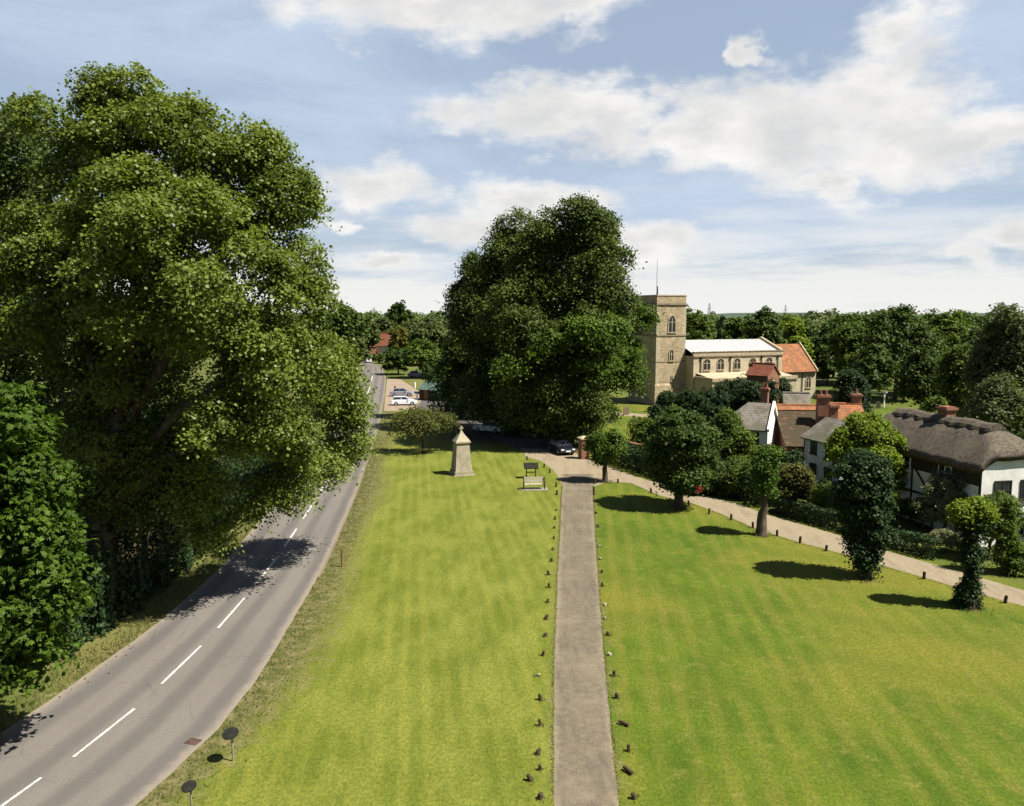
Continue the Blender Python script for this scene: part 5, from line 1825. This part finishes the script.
def stump(px, py, label, group, h=0.42, r=0.085, fallen=False, leanx=0.0, mat='wood_dark'):
    p = G(px, py)
    mb = MB()
    if fallen:
        d = Vector((math.cos(fallen), math.sin(fallen), 0)) * 0.2
        mb.tube([Vector((0, 0, 0.09)) - d, Vector((0, 0, 0.10)) + d * 0.3, Vector((0, 0, 0.12)) + d], [r, r, r * 0.9], 9)
    else:
        lx, ly = rs.uniform(-.05, .05) + leanx, rs.uniform(-.05, .05)
        mb.tube([(0, 0, -0.1), (lx * 0.4, ly * 0.4, h * 0.5), (lx, ly, h - 0.03), (lx, ly, h)], [r * 1.05, r, r * 0.97, r * 0.8], 9)
    o = mb.build('wooden_stump', M[mat])
    o.location = (p.x, p.y, 0)
    tag(o, label, 'stump', group)
    return o


Zs = 0.4417
LEFT = [(128, 97), (127, 133), (124, 153), (122, 173), (121, 197), (119, 222), (116, 248), (111, 278), (111, 307), (108, 341), (103, 379), (100, 418), (97, 461),
        (84, 507), (93, 562), (91, 620), (85, 686), (92, 719), (70, 745), (90, 785)]
RIGHT = [(213, 97), (214, 113), (217, 140), (222, 170), (225, 215), (226, 243), (230, 273), (232, 304), (239, 348), (237, 379), (246, 415), (250, 460), (258, 507), (265, 557),
         (280, 619), (291, 678), (290, 726), (304, 785)]
for sidn, lst in (('left', LEFT), ('right', RIGHT)):
    nl = len(lst)
    for i, (zx, zy) in enumerate(lst):
        px, py = 500 + zx * Zs, 450 + zy * Zs + 2.0
        fallen = 0
        k = nl - 1 - i
        lb = f'{ORD[k]} wooden stump from the near end beside the {sidn} edge of the gravel path'
        if sidn == 'right' and zy in (619, 726):
            fallen = 2.5 if zy == 619 else 2.2
            lb = f'fallen wooden stump on the grass right of the gravel path, {"further" if zy == 619 else "nearer"} of two'
        pale = (zx, zy) in ((239, 348), (237, 379), (250, 460), (84, 507), (226, 243), (225, 215))
        if pale:
            lb = f'pale short stump, {ORD[k]} from the near end beside the {sidn} path edge'
        stump(px, py, lb, f'stumps along the {sidn} edge of the path', 0.12 if pale else rs.uniform(0.16, 0.26), rs.uniform(0.055, 0.085), fallen, rs.uniform(-.06, .06), 'wood_grey' if pale else 'wood_dark')
CURVE = [(527, 460), (544, 467.5), (550, 473), (556, 487), (557, 495)]
for i, (px, py) in enumerate(CURVE):
    stump(px, py, f'{ORD[i]} wooden stump along the curved drive edge, counted from the notice board', 'stumps along the curve of the drive', 0.4, 0.085)
TRACK = [(594, 492), (594.5, 484), (618, 483), (651, 493), (689, 506), (709, 514), (731, 520), (753, 528), (777, 536), (800, 543), (826, 551), (924, 579), (1005, 603)]
for i, (px, py) in enumerate(TRACK):
    stump(px, py, f'{ORD[i]} dark post along the lower edge of the gravel track from the gate', 'posts along the gravel track', rs.uniform(0.36, 0.46), 0.085)

# slim post and round signs by the road
p = G(342, 567)
pm_ = MB().tube([(0, 0, -0.1), (0.01, 0, 1.15)], [0.06, 0.055], 8).ball((0.01, 0, 1.15), 0.057, 6).build('marker_post', M['wood_brown'])
pm_.location = (p.x, p.y, 0)
tag(pm_, 'thin brown wooden marker post in the dry verge beside the road', 'post')
for (px, py, dia, zt, lb) in ((233, 761, 0.54, 0.95, 'round dark sign on a short pale post, further of two on the verge'), (192, 816, 0.44, 0.92, 'round dark sign on a short post at the bottom edge, nearer of two')):
    p = G(px, py)
    t = thing('road_sign', lb, 'road sign', (p.x, p.y, 0), R(-25), 'round signs on the road verge')
    MB().tube([(0, 0, -0.1), (0, 0, zt)], 0.032, 8).build('post', M['concrete'], t)
    ds = MB().tube([(0, 0, 0), (0, 0, 0.03)], dia / 2, 26)
    o = ds.build('sign_disc', M['black_metal'], t)
    o.location = (0, -0.06, zt + 0.05)
    o.rotation_euler = (R(16), 0, R(20))
    r2 = MB().tube([(0, 0, -0.012), (0, 0, -0.002)], dia / 2 * 0.92, 26)
    r2.build('sign_rim', M['steel'], o)

# rusty drain cover at the road edge
p = G(193, 742)
dc = thing('drain_cover', 'rusty iron drain cover set in the road edge', 'drain cover', (p.x, p.y, 0), R(-18))
mb = MB()
mb.box(-0.25, 0.25, -0.19, -0.15, 0.0, 0.026).box(-0.25, 0.25, 0.15, 0.19, 0.0, 0.026).box(-0.25, -0.21, -0.148, 0.148, 0.0, 0.026).box(0.21, 0.25, -0.148, 0.148, 0.0, 0.026)
mb.build('frame', M['rust'], dc)
mb = MB()
mb.box(-0.205, 0.205, -0.145, 0.145, 0.0, 0.018)
for i in range(6):
    mb.box(-0.19 + i * 0.066, -0.16 + i * 0.066, -0.13, 0.13, 0.0175, 0.025)
mb.build('grate', M['rust'], dc)

# brick gate piers, gate and churchyard wall
p = G(583.5, 458.5)
t = thing('gate_pier', 'sunlit red brick gate pier with pale cap at the church drive', 'gate pier', (p.x, p.y, 0), R(20))
MB().box(-0.42, 0.42, -0.42, 0.42, -0.1, 2.05).build('shaft', M['brick'], t)
MB().box(-0.52, 0.52, -0.52, 0.52, 2.052, 2.18).frustum((-0.5, 0.5, -0.5, 0.5), (-0.1, 0.1, -0.1, 0.1), 2.182, 2.38).build('cap', M['trim'], t)
ln0, ln1 = G(588, 458), G(602, 461)
t = thing('wooden_gate', 'brown wooden field gate beside the sunlit brick pier', 'gate', (ln0.x, ln0.y, 0), math.atan2(ln1.y - ln0.y, ln1.x - ln0.x))
gl = (ln1 - ln0).length
for z in (0.2, 0.45, 0.7, 0.95, 1.15):
    MB().box(0.05, gl - 0.05, -0.03, 0.03, z, z + 0.09).build('rail', M['wood_brown'], t)
for x in (0.0, gl):
    MB().box(x - 0.07, x + 0.07, -0.07, 0.07, -0.1, 1.35).build('post', M['wood_brown'], t)
wl0, wl1 = G(604, 457), G(700, 484)
wd_ = math.atan2(wl1.y - wl0.y, wl1.x - wl0.x)
t = thing('churchyard_wall', 'old red brick wall along the churchyard behind the dark hedge', 'wall', (wl0.x + 0.9, wl0.y + 1.4, 0), wd_)
wl_ = (wl1 - wl0).length
MB().box(0, wl_, -0.16, 0.16, -0.1, 1.75).build('wall_body', M['brick'], t)
MB().box(-0.05, wl_ + 0.05, -0.24, 0.24, 1.752, 1.86).build('coping', M['brick'], t)

# gravestones
GRV = [(626, 415, 0.9, 1.25, 'dark broad headstone beside the pale churchyard path'), (599, 423, 0.7, 1.1, 'dark headstone on the churchyard grass near the chestnut tree'),
       (610, 423.5, 0.5, 0.85, 'small headstone right of another on the sunny churchyard grass'), (868, 408, 0.7, 1.1, 'left headstone of the pair beneath the white frame'), (878, 408.5, 0.7, 1.1, 'right headstone of the pair beneath the white frame'), (634, 421, 0.5, 0.8, 'lone small headstone at the right of the churchyard grass')]
for px, py, w_, h_, lb in GRV:
    p = G(px, py)
    poly = [(-w_ / 2, -0.1), (w_ / 2, -0.1), (w_ / 2, h_ * 0.75)] + [(w_ / 2 * math.cos(a_), h_ * 0.75 + h_ * 0.25 * math.sin(a_)) for a_ in np.linspace(0.3, math.pi - 0.3, 6)] + [(-w_ / 2, h_ * 0.75)]
    o = MB().prism(poly, -0.07, 0.07).build('headstone', M['dark_trim'])
    o.location = (p.x, p.y, 0)
    o.rotation_euler = (R(rs.uniform(-3, 3)), R(rs.uniform(-3, 3)), R(rs.uniform(-15, 15)))
    tag(o, lb, 'headstone', 'headstones in the churchyard')
# white timber frame in the churchyard clearing
p = G(880, 409)
t = thing('garden_arbour', 'white timber frame with crossbar in the clearing behind the cottages', 'arbour', (p.x, p.y + 2, 0), R(5))
for x in (-1.6, 1.6):
    MB().box(x - 0.09, x + 0.09, -0.09, 0.09, -0.1, 2.3).build('post', M['white_paint'], t)
MB().box(-2.0, 2.0, -0.1, 0.1, 2.302, 2.52).build('crossbar', M['white_paint'], t)


# ------------------------------------------------------------------ cars
def car(label, loc, rz, paint, estate=False, group=None):
    t = thing('parked_car', label, 'car', loc, rz, group)
    # side profile in (x along length, z); front at +x
    L = 4.2
    hwid = 0.86
    body = [(-2.08, 0.35), (-2.12, 0.62), (-2.05, 0.90), (-1.2, 0.95), (0.9, 0.93), (1.7, 0.80), (2.05, 0.66), (2.10, 0.40), (1.95, 0.26), (-1.95, 0.26)]
    mb = MB()
    k = len(body)
    vs = []
    for y, sc in ((-hwid, 0.97), (-hwid * 0.9, 1.0), (hwid * 0.9, 1.0), (hwid, 0.97)):
        vs += [(x * sc, y, 0.26 + (z - 0.26) * (sc if abs(y) == hwid else 1.02)) for x, z in body]
    fs_ = [tuple(range(k - 1, -1, -1)), tuple(range(3 * k, 4 * k))]
    for s in range(3):
        for i in range(k):
            j = (i + 1) % k
            fs_.append((s * k + i, s * k + j, (s + 1) * k + j, (s + 1) * k + i))
    mb.add(vs, fs_)
    bd = mb.build('body', paint, t, bevel=0.03)
    back = -1.95 if estate else -1.65
    mb = MB()
    mb.frustum((back, 0.95, -0.76, 0.76), (back + 0.35, 0.25, -0.60, 0.60), 0.93, 1.38)
    mb.build('windows', M['glass'], t, bevel=0.02)
    mb = MB()
    mb.slab([(back + 0.33, -0.61, 1.43), (0.27, -0.61, 1.43), (0.27, 0.61, 1.43), (back + 0.33, 0.61, 1.43)], 0.05)
    for s in (-1, 1):
        for (xa, xb) in ((back + 0.05, back + 0.36), (-0.45, -0.42), (0.92, 0.26)):
            mb.tube([(xa, s * 0.765, 0.93), (xb, s * 0.615, 1.40)], 0.035, 5)
    mb.build('roof', paint, t, bevel=0.015)
    for x in (-1.28, 1.30):
        for s in (-1, 1):
            w_ = MB().tube([(x, s * 0.66, 0.31), (x, s * 0.88, 0.31)], 0.31, 16).build('wheel', M['rubber'], t)
            MB().tube([(x, s * 0.87, 0.31), (x, s * 0.895, 0.31)], 0.19, 12).build('rim', M['steel'], w_)
    for s in (-1, 1):
        MB().box(1.93, 2.09, s * 0.62 - 0.17, s * 0.62 + 0.17, 0.56, 0.70).build('headlight', M['lamp_glass'], t)
        MB().box(-2.13, -2.0, s * 0.66 - 0.12, s * 0.66 + 0.12, 0.62, 0.82).build('tail_light', M['tail_glass'], t)
        MB().box(0.62, 0.78, s * 0.93 - 0.09, s * 0.93 + 0.09, 0.96, 1.07).build('wing_mirror', paint, t)
    MB().box(2.06, 2.14, -0.28, 0.28, 0.42, 0.53).build('number_plate', M['white_paint'], t)
    return t


car('almost black car parked in the shade beside the brick gate pier', G(561, 452.5), R(-72), paint_mat('dark_blue_paint', (0.006, 0.008, 0.013)))
car('silver car parked in deep shade under the lime trees', G(490, 432), R(150), paint_mat('silver_paint', (0.72, 0.74, 0.76)), True)
car('white car parked nearest on the forecourt beside the road', G(404, 405), R(8), paint_mat('white_car_paint', (0.72, 0.74, 0.75)), True)
car('dark silver car behind the white one on the forecourt', G(402, 396), R(4), paint_mat('grey_car_paint', (0.22, 0.24, 0.27)))
car('dark red car parked on the track behind the wide pollard', G(687, 491), R(120), paint_mat('red_paint', (0.12, 0.010, 0.010)))
car('blue grey car half hidden under dark trees by the far grass', G(417, 377), R(-12), paint_mat('bluegrey_paint', (0.16, 0.20, 0.27)))
car('tiny white car at the far bend of the road', G(368, 362.5), R(110), paint_mat('white_far_paint', (0.75, 0.75, 0.75)))

# red brown post and white posts near the forecourt
for px, py, h, mt, lb in ((395, 394, 1.5, 'rust', 'reddish bollard at the edge of the forecourt'), (417, 400, 1.1, 'white_paint', 'white post at the right end of the forecourt'), (415, 388, 1.1, 'white_paint', 'white post beside the far grass strip')):
    p = G(px, py)
    o = MB().tube([(0, 0, -0.1), (0, 0, h - 0.05), (0, 0, h)], [0.16, 0.16, 0.11], 10).build('bollard', M[mt])
    o.location = (p.x, p.y, 0)
    tag(o, lb, 'bollard')


# ------------------------------------------------------------------ pylons
def pylon(px, ytop, Y, lb):
    top = P(px, ytop, Y)
    hgt = top.z
    t = thing('pylon', lb, 'pylon', (top.x, Y, 0), R(20), 'electricity pylons on the horizon')
    mb = MB()
    lv = [0, 0.25, 0.48, 0.68, 0.85, 1.0]
    hw = [3.0, 2.2, 1.6, 1.1, 0.8, 0.15]
    for i in range(5):
        z0, z1, a0, a1 = hgt * lv[i], hgt * lv[i + 1], hw[i], hw[i + 1]
        cs0 = [(-a0, -a0, z0), (a0, -a0, z0), (a0, a0, z0), (-a0, a0, z0)]
        cs1 = [(-a1, -a1, z1), (a1, -a1, z1), (a1, a1, z1), (-a1, a1, z1)]
        for k in range(4):
            mb.tube([cs0[k], cs1[k]], 0.16, 4)
            mb.tube([cs0[k], cs1[(k + 1) % 4]], 0.09, 4)
            mb.tube([cs0[(k + 1) % 4], cs1[k]], 0.09, 4)
    mb.build('mast', M['steel'], t)
    for f, wdt in ((0.70, 5.0), (0.80, 6.0), (0.90, 4.4)):
        m2 = MB()
        z = hgt * f
        m2.tube([(-wdt, 0, z), (0, 0, z + 0.7), (wdt, 0, z)], 0.14, 4)
        m2.tube([(-wdt, 0, z), (wdt, 0, z)], 0.12, 4)
        m2.build('crossarm', M['steel'], t)
    return t


pylon(709.5, 303, 900, 'steel lattice pylon on the skyline just right of the church tower')
pylon(785.5, 305, 950, 'steel lattice pylon on the skyline above the red chancel roof')
pylon(374, 307, 1000, 'steel lattice pylon on the far skyline left of the lone round tree')

# dead leaves on the left verge
rng = np.random.default_rng(9)
n = 170
c = G(78, 660)
pts = np.stack([c.x + rng.normal(size=n) * 0.8, c.y + rng.normal(size=n) * 1.2, 0.03 + rng.random(n) * 0.03], 1)
o = leaves('leaf_litter', pts, unit(np.array([0, 0, 1.0]) + rng.normal(size=(n, 3)) * 0.25), 0.11, rng.random(n), M['copper_leaf'], None, 0.4, rng)
tag(o, 'scattered dry brown leaves on the left verge', 'leaf litter', kind='stuff')

# rough grass along the verge, the stumps, the path edges and round the tree feet
rng = np.random.default_rng(19)
QX, QY, QH = [], [], []
yv = rng.uniform(23, 95, 5000)
ex = np.interp(yv, [p_.y for p_ in rr[:len(Ys)]], [p_.x for p_ in rr[:len(Ys)]])
QX.append(ex + 0.05 + np.abs(rng.normal(size=len(yv))) * 0.9)
QY.append(yv)
QH.append(rng.uniform(0.04, 0.12, len(yv)))
ex = np.interp(yv, [p_.y for p_ in rl[:len(Ys)]], [p_.x for p_ in rl[:len(Ys)]])
QX.append(ex - 0.05 - np.abs(rng.normal(size=len(yv))) * 0.8)
QY.append(yv)
QH.append(rng.uniform(0.07, 0.22, len(yv)))
yv = rng.uniform(23, 72, 2000)
for L_, sg in ((PL, -1), (PR, 1)):
    QX.append(np.interp(yv, [p_.y for p_ in L_], [p_.x for p_ in L_]) + sg * (rng.normal(size=len(yv)) * 0.05 + 0.03))
    QY.append(yv)
    QH.append(rng.uniform(0.02, 0.055, len(yv)))
for zx, zy in LEFT + RIGHT:
    c_ = G(500 + zx * Zs, 452 + zy * Zs)
    QX.append(c_.x + rng.normal(size=22) * 0.09)
    QY.append(c_.y + rng.normal(size=22) * 0.09)
    QH.append(rng.uniform(0.04, 0.10, 22))
for bx, by in [(679, 507), (761, 535), (866, 577), (969, 607), (605, 482), (423, 453)]:
    c_ = G(bx, by)
    QX.append(c_.x + rng.normal(size=160) * 0.42)
    QY.append(c_.y + rng.normal(size=160) * 0.42)
    QH.append(rng.uniform(0.08, 0.24, 160))
lo_ = np.array([tuple(p_) for p_ in resample(TLo, 3000)])
QX.append(lo_[:, 0] + rng.normal(size=3000) * 0.10 - 0.08)
QY.append(lo_[:, 1] + rng.normal(size=3000) * 0.12 - 0.12)
QH.append(rng.uniform(0.015, 0.05, 3000))
QX, QY, QH = np.concatenate(QX), np.concatenate(QY), np.concatenate(QH)
n = len(QX)
a_ = rng.uniform(0, 6.28, n)
wv = np.stack([np.cos(a_), np.sin(a_), np.zeros(n)], 1) * rng.uniform(0.012, 0.030, (n, 1))
b0 = np.stack([QX, QY, np.zeros(n)], 1)
ln_ = np.stack([rng.normal(size=n) * 0.35, rng.normal(size=n) * 0.35, np.ones(n)], 1) * QH[:, None]
V = np.stack([b0 - wv, b0 + wv, b0 + ln_ + wv * 0.2, b0 + ln_ - wv * 0.2], 1).reshape(-1, 3)
me = mesh_quads('rough_grass', V, np.arange(n * 4).reshape(-1, 4), mat_leaf('rough_grass_blade', (0.070, 0.085, 0.018), (0.220, 0.190, 0.075), 0.4))
at = me.attributes.new('tint', 'FLOAT', 'FACE')
at.data.foreach_set('value', rng.random(n).astype(np.float32))
o = bpy.data.objects.new('rough_grass', me)
COL.objects.link(o)
tag(o, 'tufts of rough dry grass along the road verge and path edges', 'grass', kind='stuff')
